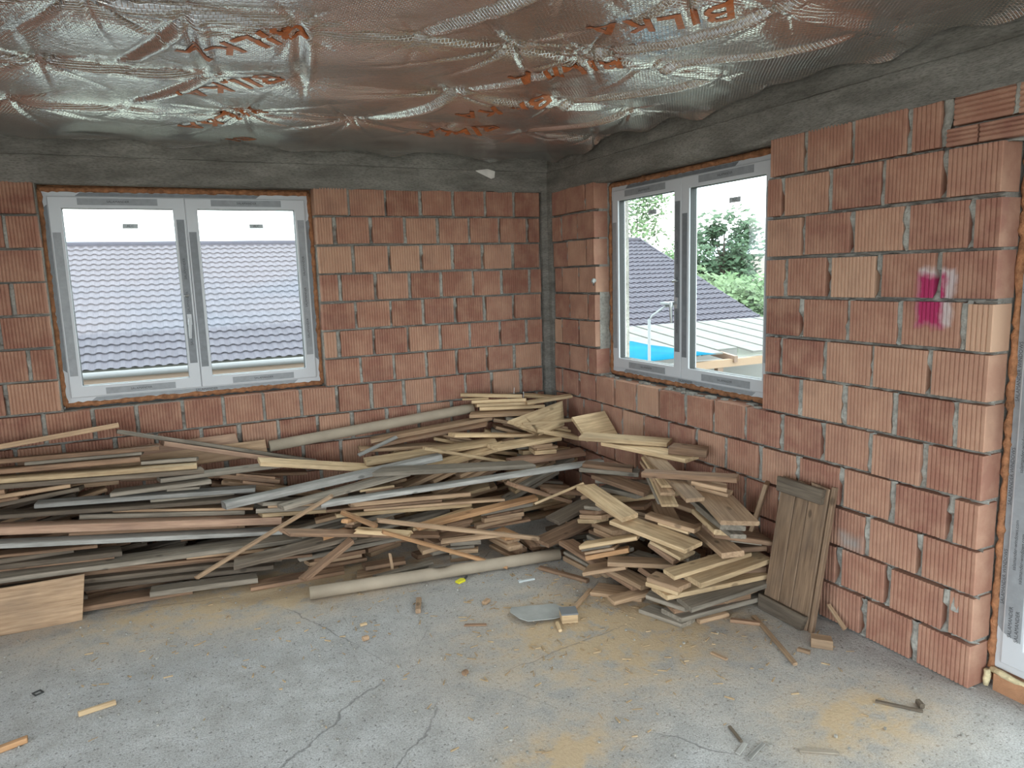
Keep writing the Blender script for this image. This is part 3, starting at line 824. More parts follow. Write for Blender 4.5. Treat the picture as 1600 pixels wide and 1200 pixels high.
PLANKS = [  # pile, x1, y1, z1, x2, y2, z2, width, thickness, wood, label
('a',-4.20,-0.80,0.09,-2.85,-0.80,0.02,0.12,0.03,'brown',
 'brown board lying on the floor at the foot of the long stack'),
('a',-3.06,-0.84,0.05,-2.50,-0.90,0.05,0.1,0.03,'grey',
 'short grey board on the floor at the end of the long stack'),
('a',-4.20,-0.74,0.17,-2.38,-0.76,0.04,0.13,0.028,'dark',
 'dark weathered board just above the floor in the long stack'),
('a',-4.17,-0.72,0.22,-2.33,-0.72,0.08,0.12,0.028,'dark',
 'dark board wedged under the wide grey plank of the long stack'),
('a',-4.18,-0.74,0.31,-2.05,-0.74,0.17,0.14,0.028,'grey',
 'long pale grey plank jutting past the rest at the stack front'),
('a',-4.18,-0.70,0.41,-2.31,-0.66,0.15,0.11,0.026,'silver',
 'silver grey plank lying directly under the pink stained beam'),
('a',-4.20,-0.60,0.47,-2.30,-0.60,0.23,0.16,0.045,'pink',
 'thick pinkish plank with a faint red stain in the long stack'),
('a',-4.22,-0.50,0.53,-2.41,-0.48,0.35,0.11,0.026,'dark',
 'long dark board behind and above the pink stained plank'),
('a',-3.60,-0.48,0.44,-2.42,-0.44,0.37,0.1,0.026,'silver',
 'silver weathered board with a blunt end above the pink plank'),
('a',-3.22,-0.44,0.41,-2.69,-0.44,0.39,0.1,0.026,'grey',
 'short grey board tucked under the cream board of the stack'),
('a',-2.97,-0.40,0.47,-2.21,-0.38,0.46,0.09,0.028,'grey',
 'grey board with a tapered end beside the cream stack board'),
('a',-4.23,-0.42,0.56,-2.72,-0.42,0.47,0.12,0.026,'dark',
 'dark board directly beneath the wide cream board of the stack'),
('a',-4.24,-0.38,0.57,-2.75,-0.38,0.51,0.15,0.026,'cream',
 'wide cream board with a square cut end on the long stack'),
('a',-3.06,-0.30,0.56,-2.74,-0.30,0.55,0.12,0.022,'grey',
 'short grey stub lying on the end of the wide cream board'),
('a',-4.25,-0.32,0.61,-3.06,-0.32,0.57,0.12,0.028,'brown',
 'brown board with a square end lying on the wide cream board'),
('a',-4.26,-0.26,0.64,-2.95,-0.26,0.62,0.12,0.026,'brown',
 'long brown board just below the topmost tilted tan board'),
('a',-2.96,-0.20,0.58,-1.82,-0.20,0.48,0.12,0.03,'pink',
 'pinkish board with its narrow edge showing near the wall'),
('a',-3.21,-0.16,0.64,-1.96,-0.16,0.52,0.1,0.024,'grey',
 'thin grey batten lying behind the pinkish board by the wall'),
('a',-4.17,-0.18,0.64,-3.16,-0.18,0.74,0.13,0.03,'tan',
 'tan board tilted up with a fresh pale cut end'),
('a',-2.24,-0.88,0.14,-1.56,-0.92,0.15,0.12,0.026,'grey',
 'grey board bridging the long stack and the splinter jumble'),
('a',-2.43,-0.90,0.11,-1.69,-0.92,0.10,0.12,0.026,'dark',
 'dark board bridging the long stack and the splinter jumble'),
('a',-2.62,-0.98,0.06,-1.92,-1.00,0.08,0.1,0.026,'dark',
 'dark board low down where the long stack meets the jumble'),
('d',-2.29,-1.15,0.03,-1.94,-1.08,0.05,0.06,0.025,'brown',
 'brown slat lying on the floor behind the lower tube'),
('d',-2.37,-1.13,0.05,-1.40,-1.06,0.16,0.07,0.022,'brown',
 'long splintered brown slat rising from the floor'),
('d',-1.70,-1.25,0.02,-1.10,-1.33,0.02,0.07,0.018,'grey',
 'grey slat lying along the back of the lower tube'),
('d',-1.89,-1.28,0.04,-1.53,-1.22,0.09,0.05,0.018,'grey',
 'bent grey strip propped up behind the lower tube'),
('d',-1.96,-1.11,0.09,-1.61,-1.13,0.11,0.06,0.025,'cream',
 'short cream piece with a chipped end in the splinter jumble'),
('d',-0.86,-1.42,0.05,-0.50,-1.30,0.10,0.05,0.03,'dark',
 'dark square batten beside the end of the lower tube'),
('d',-0.89,-1.44,0.12,-0.46,-1.34,0.16,0.14,0.025,'brown',
 'brown board with a pale edge above the tube end'),
('d',-0.83,-1.22,0.20,-0.84,-1.33,0.10,0.12,0.02,'brown',
 'small brown board propped steeply under the bowed plank'),
('d',-1.03,-1.11,0.22,-1.00,-1.28,0.13,0.11,0.025,'orange',
 'orange tinted short board propped steeply under the bowed plank'),
('d',-1.79,-0.86,0.18,-1.25,-0.81,0.22,0.08,0.024,'grey',
 'grey slat beneath the long bowed grey plank'),
('d',-1.81,-0.81,0.20,-1.59,-0.72,0.23,0.06,0.024,'tan',
 'short tan stub beneath the wide rough-ended grey plank'),
('d',-1.43,-1.14,0.15,-1.04,-1.26,0.15,0.04,0.024,'tan',
 'tan batten lying behind the crossing long sticks'),
('d',-1.57,-1.03,0.22,-1.15,-0.98,0.25,0.06,0.022,'cream',
 'cream splinter with a torn end in the jumble'),
('d',-1.57,-1.09,0.21,-0.72,-1.07,0.27,0.06,0.026,'orange',
 'long orange tinted slat rising under the bowed grey plank'),
('d',-2.12,-0.99,0.17,-1.97,-0.98,0.17,0.05,0.024,'orange',
 'short orange stub at the crossing of the sticks'),
('d',-2.02,-1.14,0.17,-1.87,-0.86,0.21,0.04,0.022,'orange',
 'thin orange stick standing up at the crossing of sticks'),
('d',-0.71,-1.26,0.07,-0.30,-1.13,0.10,0.14,0.026,'dark',
 'dark board on the floor in the gap between fan and heap'),
('d',-0.92,-1.08,0.05,-0.44,-1.02,0.06,0.13,0.026,'brown',
 'brown board slanting up in the gap between fan and heap'),
('d',-0.66,-1.06,0.10,-0.33,-1.05,0.12,0.1,0.024,'brown',
 'short tan board in the gap between fan and heap'),
('b',-2.09,-0.88,0.32,-0.17,-1.02,0.34,0.1,0.028,'silver',
 'long bowed silver grey plank reaching across to the offcut heap'),
('b',-2.32,-0.78,0.30,-1.51,-0.78,0.36,0.12,0.026,'grey',
 'grey board under the thick blue-grey beam of the fan'),
('b',-2.63,-0.62,0.32,-1.25,-0.70,0.45,0.12,0.042,'silver',
 'thick blue-grey weathered beam with a chamfered end'),
('b',-1.75,-0.86,0.36,-0.65,-0.86,0.43,0.14,0.03,'grey',
 'wide grey plank with a rough broken end in the fan'),
('b',-2.40,-0.46,0.41,-1.41,-0.50,0.51,0.1,0.026,'cream',
 'cream board with a pointed cut end above the blue-grey beam'),
('b',-1.37,-0.66,0.41,-0.75,-0.66,0.46,0.05,0.022,'cream',
 'narrow fresh yellow batten between the grey planks'),
('b',-1.30,-0.56,0.48,-0.70,-0.56,0.54,0.1,0.028,'cream',
 'short cream board beneath the long bright cream board'),
('b',-1.71,-0.46,0.53,-0.76,-0.52,0.58,0.11,0.026,'cream',
 'long bright cream board lying across the middle of the fan'),
('b',-1.69,-0.22,0.59,-1.02,-0.24,0.54,0.1,0.024,'tan',
 'narrow tan board under the cardboard tube end'),
('b',-1.57,-0.20,0.61,-0.69,-0.26,0.66,0.14,0.024,'brown',
 'wide brown board with a rough face behind the bright board'),
('b',-1.59,-0.18,0.63,-0.67,-0.24,0.69,0.09,0.028,'tan',
 'long tan board sloping beside the upper cardboard tube'),
('b',-1.08,-0.46,0.63,-0.33,-0.46,0.58,0.13,0.026,'cream',
 'broad yellow board with a knot below the corner stack'),
('b',-0.72,-0.70,0.44,-0.11,-0.66,0.45,0.13,0.026,'pink',
 'pinkish board at the bottom of the short cream boards'),
('b',-0.85,-0.66,0.52,-0.31,-0.62,0.51,0.12,0.024,'cream',
 'cream board overhanging the pinkish board in the corner'),
('b',-0.49,-0.62,0.52,-0.14,-0.62,0.51,0.08,0.03,'cream',
 'small cream block lying on the overhanging cream board'),
('b',-0.57,-0.56,0.55,-0.13,-0.56,0.55,0.09,0.022,'cream',
 'thin cream slat under the broken pale board'),
('t',-0.82,-0.20,0.65,-0.35,-0.36,0.64,0.11,0.026,'tan',
 'tan board at the bottom of the corner stack'),
('t',-0.73,-0.18,0.70,-0.26,-0.34,0.68,0.11,0.026,'cream',
 'cream board second from the bottom of the corner stack'),
('t',-0.76,-0.16,0.75,-0.33,-0.32,0.74,0.11,0.026,'cream',
 'cream board in the middle of the corner stack'),
('t',-0.77,-0.14,0.80,-0.39,-0.30,0.79,0.11,0.026,'cream',
 'cream board just under the top of the corner stack'),
('t',-0.86,-0.12,0.85,-0.42,-0.28,0.83,0.11,0.026,'cream',
 'cream board with nails topping the corner stack'),
('c',-0.57,-2.49,0.02,-0.41,-2.50,0.02,0.12,0.022,'tan',
 'small tan offcut lying flat on the floor before the heap'),
('c',-0.83,-1.96,0.03,-0.63,-2.17,0.03,0.14,0.022,'tan',
 'flat tan board on the floor at the heap edge'),
('c',-0.86,-2.17,0.02,-0.62,-2.17,0.02,0.08,0.022,'tan',
 'narrow tan board under the flat board at the heap edge'),
('c',-0.74,-1.49,0.12,-0.66,-2.15,0.07,0.1,0.028,'brown',
 'long brown board sliding down off the heap to the floor'),
('c',-0.70,-1.97,0.14,-0.65,-2.21,0.10,0.1,0.025,'tan',
 'short tan board resting on the sliding brown board'),
('c',-0.69,-2.46,0.06,-0.10,-2.48,0.06,0.14,0.025,'grey',
 'grey board lowest in the stacked side of the heap'),
('c',-0.66,-2.52,0.12,-0.13,-2.50,0.12,0.14,0.025,'grey',
 'grey board with layered ends low in the heap'),
('c',-0.72,-2.40,0.17,-0.10,-2.47,0.17,0.14,0.025,'cream',
 'long cream board jutting out low in the heap'),
('c',-0.70,-2.31,0.20,-0.64,-2.50,0.20,0.1,0.025,'tan',
 'short tan board poking out endwise from the heap'),
('c',-0.78,-2.02,0.20,-0.49,-2.23,0.20,0.1,0.025,'tan',
 'tan board with a notched end in the middle of the heap'),
('c',-0.60,-2.50,0.24,-0.09,-2.46,0.24,0.15,0.028,'cream',
 'wide cream board in the stacked side by the wooden panel'),
('c',-0.69,-2.44,0.27,-0.17,-2.42,0.27,0.1,0.022,'cream',
 'thin bowed cream board over the wide cream board'),
('c',-0.83,-1.87,0.22,-0.65,-2.05,0.22,0.09,0.025,'orange',
 'orange tinted short board under a cream board in the heap'),
('c',-0.83,-1.83,0.26,-0.60,-2.07,0.26,0.1,0.022,'cream',
 'cream board sticking out over the orange tinted board'),
('c',-0.62,-1.88,0.32,-0.47,-2.36,0.32,0.14,0.024,'cream',
 'broad cream board slanting across the middle of the heap'),
('c',-0.49,-1.99,0.35,-0.37,-2.27,0.35,0.1,0.024,'tan',
 'tan board tucked behind the broad slanting cream board'),
('c',-0.37,-2.35,0.38,-0.07,-2.46,0.38,0.18,0.026,'brown',
 'wide dark brown board with a pale edge under the square board'),
('c',-0.60,-1.50,0.45,-0.61,-1.99,0.42,0.12,0.028,'cream',
 'smooth cream board pointing out of the heap like a ramp'),
('c',-0.46,-1.43,0.50,-0.37,-1.84,0.48,0.12,0.026,'brown',
 'brown board under the cream boards topping the heap'),
('c',-0.23,-2.10,0.60,-0.39,-2.61,0.52,0.2,0.024,'tan',
 'wide square tan board lying loose on the heap'),
('c',-0.23,-1.64,0.53,-0.51,-2.42,0.45,0.1,0.022,'tan',
 'narrow tan board slanting down across the heap front'),
('c',-0.53,-2.01,0.55,-0.21,-2.40,0.53,0.07,0.03,'brown',
 'brown batten with a dark end lying across other boards'),
('c',-0.39,-1.43,0.60,-0.15,-1.96,0.60,0.13,0.025,'cream',
 'cream board second from the top of the heap'),
('c',-0.20,-1.83,0.66,-0.06,-1.99,0.66,0.1,0.045,'brown',
 'thick brown block with a dark end by the brick wall'),
('c',-0.53,-1.35,0.68,-0.11,-1.70,0.68,0.14,0.026,'cream',
 'broad cream board topping the offcut heap'),
('s',-1.83,-1.16,0.21,-1.11,-1.46,0.07,0.03,0.02,'orange',
 'orange stick sloping down to the lower cardboard tube'),
('s',-2.01,-0.99,0.23,-1.83,-1.16,0.21,0.04,0.022,'orange',
 'short orange stick lying over the end of the long sticks'),
('s',-1.83,-1.12,0.21,-0.89,-1.44,0.11,0.03,0.024,'tan',
 'long straight tan stick lying level above the lower tube'),
('s',-2.86,-0.93,0.01,-1.99,-0.93,0.19,0.03,0.02,'tan',
 'long thin tan stick leaning from the floor onto the jumble'),
('d',-0.83,-1.23,0.29,-0.58,-1.51,0.22,0.025,0.015,'cream',
 'thin pale stick with a frayed splintered end'),
]
GROUP = {'a': 'long boards stacked under the wide window', 'b': 'boards fanned out between the stack and the corner', 't': 'short boards stacked in the corner',
         'c': 'short boards in the offcut heap by the right wall', 'd': 'splinters and slats jumbled behind the lower tube', 's': 'splinters and slats jumbled behind the lower tube'}
FILL = {'a': 'old board packed inside the long stack under the window', 'b': 'board packed under the fan of boards', 't': 'board packed under the corner stack',
        'c': 'short board packed inside the offcut heap', 'd': 'slat packed in the splinter jumble', 's': 'slat packed in the splinter jumble'}
rp = random.Random(5); SHOW_LOG = False
def fit_inside(cx, cy, ang, L, W):
    for _ in range(6):
        ex = abs(math.cos(ang))*L/2+abs(math.sin(ang))*W/2; ey = abs(math.sin(ang))*L/2+abs(math.cos(ang))*W/2
        cx = min(cx, -.016-ex); cy = min(cy, -.016-ey)
    return cx, cy
n_fill = 0
LOG = []
TONE = {'dark': 'dark', 'grey': 'grey', 'brown': 'brown', 'tan': 'dusty tan', 'cream': 'pale'}
def add_filler(pile, px, py, fa, fl, fw, ft, abc):
    global n_fill
    wd = rp.choice(('dark', 'grey', 'brown', 'brown', 'tan') if pile in 'ads' else ('brown', 'tan', 'tan', 'grey', 'cream'))
    put_plank('packed_board', TONE[wd]+' '+FILL[pile], 'boards packed inside the heap', px, py, fa, fl, fw, ft, wd, *abc, rp)
    stamp(px, py, fa, fl, fw, ft, *abc); n_fill += 1
def ceiling_map(rest):
    """lowest underside of the boards still to come, per grid cell"""
    C = np.full((GNX, GNY), 9.0)
    gx_ = GX0+(np.arange(GNX)+.5)*GRES; gy_ = GY0+(np.arange(GNY)+.5)*GRES
    for (pile, x1, y1, z1, x2, y2, z2, W, T, wd, label) in rest:
        L = math.dist((x1, y1), (x2, y2)); ang = math.atan2(y2-y1, x2-x1); cx, cy = (x1+x2)/2, (y1+y2)/2
        r = .5*L+.12
        i0, i1 = np.searchsorted(gx_, (cx-r, cx+r)); j0, j1 = np.searchsorted(gy_, (cy-r, cy+r))
        X, Y = np.meshgrid(gx_[i0:i1], gy_[j0:j1], indexing='ij')
        s = (X-cx)*math.cos(ang)+(Y-cy)*math.sin(ang); t = -(X-cx)*math.sin(ang)+(Y-cy)*math.cos(ang)
        m = (abs(s) <= L/2+.01) & (abs(t) <= W/2+.03)
        z = (z1+z2)/2-T+(z2-z1)/L*s
        C[i0:i1, j0:j1] = np.where(m, np.minimum(C[i0:i1, j0:j1], z), C[i0:i1, j0:j1])
    return C
def prefill(rest, n):
    if not rest or n_fill > 330: return
    C = ceiling_map(rest)
    for _ in range(n):
        (pile, x1, y1, z1, x2, y2, z2, W, T, wd, label) = rp.choice(rest[:34])
        if pile in 's' or W < .055: continue
        L = math.dist((x1, y1), (x2, y2)); ang = math.atan2(y2-y1, x2-x1)
        fl = max(.25, L*rp.uniform(.45, .95)); fw = rp.uniform(.08, .13); ft = rp.choice((.022, .025, .028, .03))
        s = rp.uniform(-1, 1)*max(0, L-fl)/2; q = rp.uniform(-.03, .05); fa = ang+rp.uniform(-.06, .06)
        px = (x1+x2)/2+s*math.cos(ang)-q*math.sin(ang); py = (y1+y2)/2+s*math.sin(ang)+q*math.cos(ang)
        px, py = fit_inside(px, py, fa, fl, fw)
        a, b, c = settle(px, py, fa, fl, fw, .3, .10)
        ss, tt = np.meshgrid(np.linspace(-fl/2, fl/2, 24), np.linspace(-fw/2, fw/2, 5), indexing='ij')
        X = px+ss*math.cos(fa)-tt*math.sin(fa); Y = py+ss*math.sin(fa)+tt*math.cos(fa)
        i = np.clip(((X-GX0)/GRES).astype(int), 0, GNX-1); j = np.clip(((Y-GY0)/GRES).astype(int), 0, GNY-1)
        cc = C[i, j]
        if (cc > 5).mean() > .30: continue
        if ((a+b*ss+c*tt+ft)-cc).max() > .004: continue
        add_filler(pile, px, py, fa, fl, fw, ft, (a, b, c))
for pk, (pile, x1, y1, z1, x2, y2, z2, W, T, wd, label) in enumerate(PLANKS):
    if pk % 4 == 0: prefill(PLANKS[pk:], 500 if pk == 0 else 90)
    L = math.dist((x1, y1), (x2, y2)); ang = math.atan2(y2-y1, x2-x1)
    cx, cy = fit_inside((x1+x2)/2, (y1+y2)/2, ang, L, W)
    tz = (z1+z2)/2-T; tb = (z2-z1)/max(L, .05)
    lim = .5 if pile in 'ds' else .30
    # packing boards underneath until both ends can lie at about their height
    for tries in range(50):
        a, b, c = settle(cx, cy, ang, L, W, lim)
        if pile == 's' or 'frayed' in label: break
        if tries == 0: tz = max(tz, rest_height(cx, cy, ang, L, W, tb))
        if tries == 0 and tz > (z1+z2)/2-T+.16: break
        lowl = (tz-tb*L/2)-(a-b*L/2); lowr = (tz+tb*L/2)-(a+b*L/2)
        if max(lowl, lowr) < .020: break
        side = 1 if lowr > lowl else -1
        fl = min(.9, max(.18, L*rp.uniform(.25, .5))); fw = min(max(W, .06)*rp.uniform(.75, 1.1), .12); ft = rp.choice((.016, .02, .024, .028))
        s = side*max(0, L/2-.02-fl/2)*rp.uniform(.5, 1)
        fa = ang+rp.uniform(-.10, .10)
        px, py = fit_inside(cx+s*math.cos(ang), cy+s*math.sin(ang)+rp.uniform(0, .03), fa, fl, fw)
        fa_, fb, fc = settle(px, py, fa, fl, fw, .3, .12)
        ends = [(fa_+fb*q*fl/2+ft)-(tz+tb*(s+q*fl/2)) for q in (-1, 0, 1)]
        if max(ends) > .008: continue
        add_filler(pile, px, py, fa, fl, fw, ft, (fa_, fb, fc))
    a, b, c = settle(cx, cy, ang, L, W, lim)
    LOG.append((label[:44], round(a-((z1+z2)/2-T), 3), round(b-tb, 2)))
    rough = .6 if any(k in label for k in ('rough', 'splinter', 'torn', 'chipped', 'frayed')) else (.25 if pile in 'ds' else 0)
    nm = 'timber_board' if W > .055 else 'timber_stick'
    put_plank(nm, label, GROUP[pile], cx, cy, ang, L, W, T, wd, a, b, c, rp, 'board' if W > .055 else 'stick', rough)
    stamp(cx, cy, ang, L, W, T, a, b, c)
if SHOW_LOG:
    for q in LOG: print(q)
print('filler boards', n_fill)

# boards standing on edge or propped: explicit poses
def propped(name, label, P0, P1, up, W, T, wd, group=None, cat='board', rough=0):
    """board whose long axis runs P0 -> P1, face normal roughly 'up'"""
    P0 = Vector(P0); P1 = Vector(P1)
    me = plank_mesh((P1-P0).length, W, T, rp, 0, rough); me.materials.append(MT[wd])
    o = link_mesh(name, me); pose(o, (P0+P1)/2, P1-P0, up)
    return tag(o, label, cat, group)
propped('timber_board', 'wide board standing on edge against the bricks behind the long stack', (-3.72, -.075, .655), (-2.47, -.075, .675), (0, -.93, .36), .15, .026, 'pink', GROUP['a'])
propped('timber_board', 'long board on edge in front of the one against the bricks', (-3.35, -.11, .62), (-2.30, -.11, .635), (0, -.90, .43), .11, .024, 'tan', GROUP['a'])
propped('timber_board', 'pale broken board with a jagged edge on top of the fan', (-.57, -.60, .645), (-.20, -.52, .70), (-.25, -.75, .75), .20, .022, 'cream', GROUP['b'], rough=.9)
propped('timber_board', 'wide pale square board tilted up against the right wall', (-.30, -.93, .66), (-.04, -.93, .675), (-.1, -.55, .75), .23, .024, 'cream', GROUP['b'])
propped('timber_stick', 'bright cream stick jutting over the corner stack', (-.42, -.36, .775), (-.05, -.40, .80), (0, -.2, 1), .05, .022, 'cream', GROUP['t'], 'stick')
propped('timber_board', 'cream board lying askew beside the corner stack', (-.34, -.16, .80), (-.10, -.30, .775), (0, -.1, 1), .07, .022, 'cream', GROUP['t'])
propped('timber_stick', 'white splinter lying across the tan boards by the tube', (-1.72, -.33, .545), (-1.42, -.26, .625), (0, -.5, 1), .03, .01, 'silver', GROUP['b'], 'stick')
sb = propped('plywood_sheet', 'smooth tan board standing upright against the end of the long stack', (-3.98, -.885, .128), (-3.378, -.885, .118), (0, -.985, .10), .245, .02, 'tan', cat='board')
propped('timber_stick', 'short upright splinter in front of the jumbled slats', (-1.765, -1.205, .03), (-1.775, -1.19, .15), (0, -1, .1), .018, .012, 'tan', GROUP['d'], 'stick', .4)
propped('timber_board', 'thin dark board standing on edge at the right end of the heap', (-.09, -2.36, .33), (-.04, -2.42, .62), (.55, -.8, .1), .09, .022, 'tan', GROUP['c'])

# nails in the top corner board
for i, (x, y) in enumerate(((-.47, -.25), (-.40, -.27))):
    z = float(hm_at(np.array([x]), np.array([y]))[0])
    tag(MB().tube([(x, y, z-.012), (x+.004, y, z+.05)], .0022, 6).build('nail', M_steel), 'steel nail sticking up from the top corner board', 'nail', 'nails in the top corner board')

# cardboard tubes (hollow)
def cardboard_tube(label, P, Q, r, kink=None):
    P = Vector(P); Q = Vector(Q); mb = MB(); n = 20
    d = (Q-P).normalized(); a = d.cross(Vector((0, 0, 1))).normalized(); c = d.cross(a)
    ks = [0, .25, .46, .49, .52, .55, .8, 1.0]
    for rad, flip in ((r, 1), (r-.004, -1)):
        b = len(mb.v)
        for k in ks:
            kk = .62 if (kink and abs(k-.505) < .02) else 1
            for i in range(n):
                t = 2*math.pi*i/n
                off = a*rad*math.cos(t)+c*rad*math.sin(t)*(kk if math.sin(t)*c.z > 0 else 1)
                mb.v.append(tuple(P.lerp(Q, k)+off))
        for k in range(len(ks)-1):
            for i in range(n):
                j = (i+1) % n; q = (b+k*n+i, b+k*n+j, b+(k+1)*n+j, b+(k+1)*n+i)
                mb.f.append(q if flip > 0 else q[::-1])
    m = len(ks)*n
    for e in (0, (len(ks)-1)*n):
        for i in range(n):
            j = (i+1) % n; mb.f.append((e+i, e+j, m+e+j, m+e+i))
    return tag(mb.build('cardboard_tube', M_card, smooth=True), label, 'tube', 'brown cardboard tubes with the timber')
cardboard_tube('brown cardboard tube lying on the floor before the jumbled slats', (-2.262, -1.275, .038), (-.782, -1.475, .038), .036, True)
cardboard_tube('brown cardboard tube lying high on the boards along the brick wall', (-2.28, -.125, .645), (-.77, -.135, .750), .038)

# slatted wooden panel leaning on the right wall
pn = empty('wooden_panel', (-.185, -2.72, 0), RZ)
tag(pn, 'weathered wooden shutter panel with cross battens leaning on the brick wall', 'panel')
lean = math.atan2(.125, .70)
def pboard(name, x0, x1, z0, z1, y0, y1, wd, label=None):
    Lz = z1-z0
    me = plank_mesh(Lz, x1-x0, y1-y0, rp); me.materials.append(MT[wd])
    o = link_mesh(name, me, pn)
    m = Matrix.Rotation(-lean, 4, 'X') @ Matrix.Translation(((x0+x1)/2, y1, (z0+z1)/2)) @ Matrix(((0, 1, 0, 0), (0, 0, -1, 0), (1, 0, 0, 0), (0, 0, 0, 1))).transposed().inverted_safe()
    # local x -> z (up), local z -> -y (towards the room)
    B = Matrix(((0, 1, 0, 0), (0, 0, -1, 0), (1, 0, 0, 0), (0, 0, 0, 1)))
    B = Matrix(((0, -1, 0, 0), (0, 0, -1, 0), (1, 0, 0, 0), (0, 0, 0, 1)))
    o.matrix_local = Matrix.Rotation(-lean, 4, 'X') @ Matrix.Translation(((x0+x1)/2, y1, (z0+z1)/2)) @ B
    if label: o['label'] = label
    return o
pboard('plank', -.160, -.062, 0, .70, 0, .022, 'umber'); pboard('plank', -.058, .018, 0, .70, 0, .022, 'umber'); pboard('plank', .022, .132, 0, .71, 0, .022, 'umber')
pboard('edge_board', .137, .160, 0, .72, .004, .03, 'umber')
def batten(z0, z1, x0, x1, wd, label):
    me = plank_mesh(x1-x0, z1-z0, .026, rp); me.materials.append(MT[wd]); o = link_mesh('batten', me, pn)
    B = Matrix(((1, 0, 0, 0), (0, 0, -1, 0), (0, 1, 0, 0), (0, 0, 0, 1)))
    o.matrix_local = Matrix.Rotation(-lean, 4, 'X') @ Matrix.Translation(((x0+x1)/2, -.001, (z0+z1)/2)) @ B
    o['label'] = label
batten(.625, .70, -.165, .115, 'dark', 'dark grey batten across the top'); batten(.0, .075, -.165, .125, 'dark', 'dark brown batten across the foot')

# ------------------------------------------------------------------ things lying on the floor
def offcut(label, x, y, ang, L, W, T, wd, z=0, name='wood_offcut', cat='offcut', group='wood offcuts strewn over the floor', tilt=0, rough=0):
    me = plank_mesh(L, W, T, rp, 0, rough); me.materials.append(MT[wd]); o = link_mesh(name, me)
    o.location = (x, y, z+.0005); o.rotation_euler = (0, -tilt, ang)
    return tag(o, label, cat, group)
def two(label, p, q, W, T, wd, **k):
    return offcut(label, (p[0]+q[0])/2, (p[1]+q[1])/2, math.atan2(q[1]-p[1], q[0]-p[0]), math.dist(p, q), W, T, wd, **k)
two('pale wood offcut with slanted ends alone on the open floor', (-3.325, -1.925), (-3.19, -1.90), .022, .02, 'cream')
two('orange brown stick end with a dark tip on the open floor', (-3.70, -2.08), (-3.49, -2.02), .03, .022, 'orange')
two('small upright-grained offcut on the floor before the lower tube', (-1.785, -1.735), (-1.735, -1.60), .028, .025, 'tan')
two('thin straight lath on the floor beside the wooden panel', (-.298, -2.622), (-.469, -3.05), .022, .014, 'tan', name='lath', cat='stick')
two('thin lath leaning from the heap edge towards the dark-capped block', (-1.06, -2.111), (-.85, -1.95), .025, .014, 'tan', name='lath', cat='stick')
two('brown stick on the floor between tube and heap', (-.955, -1.545), (-.805, -1.85), .035, .02, 'brown', name='lath', cat='stick')
two('short brown lath on the floor at the foot of the wooden panel', (-.43, -2.60), (-.33, -2.70), .028, .018, 'brown', name='lath', cat='stick')
offcut('chunky square-cut offcut by the foot of the wooden panel', -.235, -2.985, -.85, .09, .06, .045, 'tan')
offcut('small chip beside the chunky square-cut offcut', -.345, -2.985, -1.1, .055, .025, .014, 'tan')
two('thin lath leaning on the bricks beside the wooden panel', (-.045, -2.965), (-.03, -2.83), .022, .014, 'tan', name='lath', cat='stick', tilt=.6, z=.055)
offcut('narrow pale peg under the edge of the grey sheet', -1.215, -2.235, -1.9, .085, .018, .014, 'cream')
offcut('flat pale chip on the concrete between tube and open floor', -2.075, -1.72, .1, .035, .02, .01, 'cream')
offcut('small wedge chip on the sawdust', -1.42, -1.80, .6, .045, .03, .018, 'tan')
offcut('tiny brown wood lump on the open floor', -1.79, -2.405, .4, .022, .02, .02, 'brown')
offcut('small tan wood lump on the concrete before the lower tube', -2.105, -1.88, .2, .026, .022, .022, 'tan')
two('dark split stick on the floor before the door', (-.40, -3.40), (-.30, -3.535), .016, .008, 'dark', name='lath', cat='stick')
offcut('short dark stub of round wood before the door', -.275, -3.505, 1.1, .035, .02, .022, 'dark')
for (p, q) in (((-1.115, -3.385), (-1.05, -3.355)), ((-1.10, -3.425), (-.99, -3.385))):
    two('whitish plaster splinter on the open floor', p, q, .018, .006, 'silver', name='plaster_splinter', cat='splinter', group='plaster splinters on the open floor')
two('grey splinter with a pale frayed end on the open floor', (-.905, -3.475), (-.795, -3.555), .016, .008, 'grey', name='lath', cat='stick')
two('dark twig lying on the open floor', (-1.03, -3.25), (-1.055, -3.34), .012, .008, 'dark', name='twig', cat='twig')
two('thin wood chip on the concrete near the grey sheet', (-1.62, -1.98), (-1.52, -2.03), .02, .006, 'brown')
two('thin wooden shaving on the open floor', (-.72, -2.79), (-.70, -2.87), .018, .008, 'tan')
cs = empty('cable_stub', (-.004, -.695, 1.695)); tag(cs, 'grey cable end poking from the brick jamb of the right window', 'cable')
MB().tube([(.0, 0, 0), (-.014, -.004, .004), (-.026, -.012, -.004), (-.022, -.02, -.018)], [.016, .015, .012, .008], 10).build('sheath', M_scrap, cs, smooth=True)
MB().tube([(-.022, -.02, -.018), (-.026, -.026, -.034)], .004, 6).build('core', M_gasket, cs)
# dark-capped block
bk = empty('wood_block', (-1.128, -2.185, 0), -.35); tag(bk, 'small wooden block with a grey painted top beside the grey sheet', 'block')
MB().box(-.042, .042, -.04, .04, 0, .045).build('body', MT['cream'], bk, bevel=.003)
MB().box(-.043, .043, -.041, .041, .045, .053).build('painted_top', plain('grey_paint', (.16, .165, .17), .7), bk)
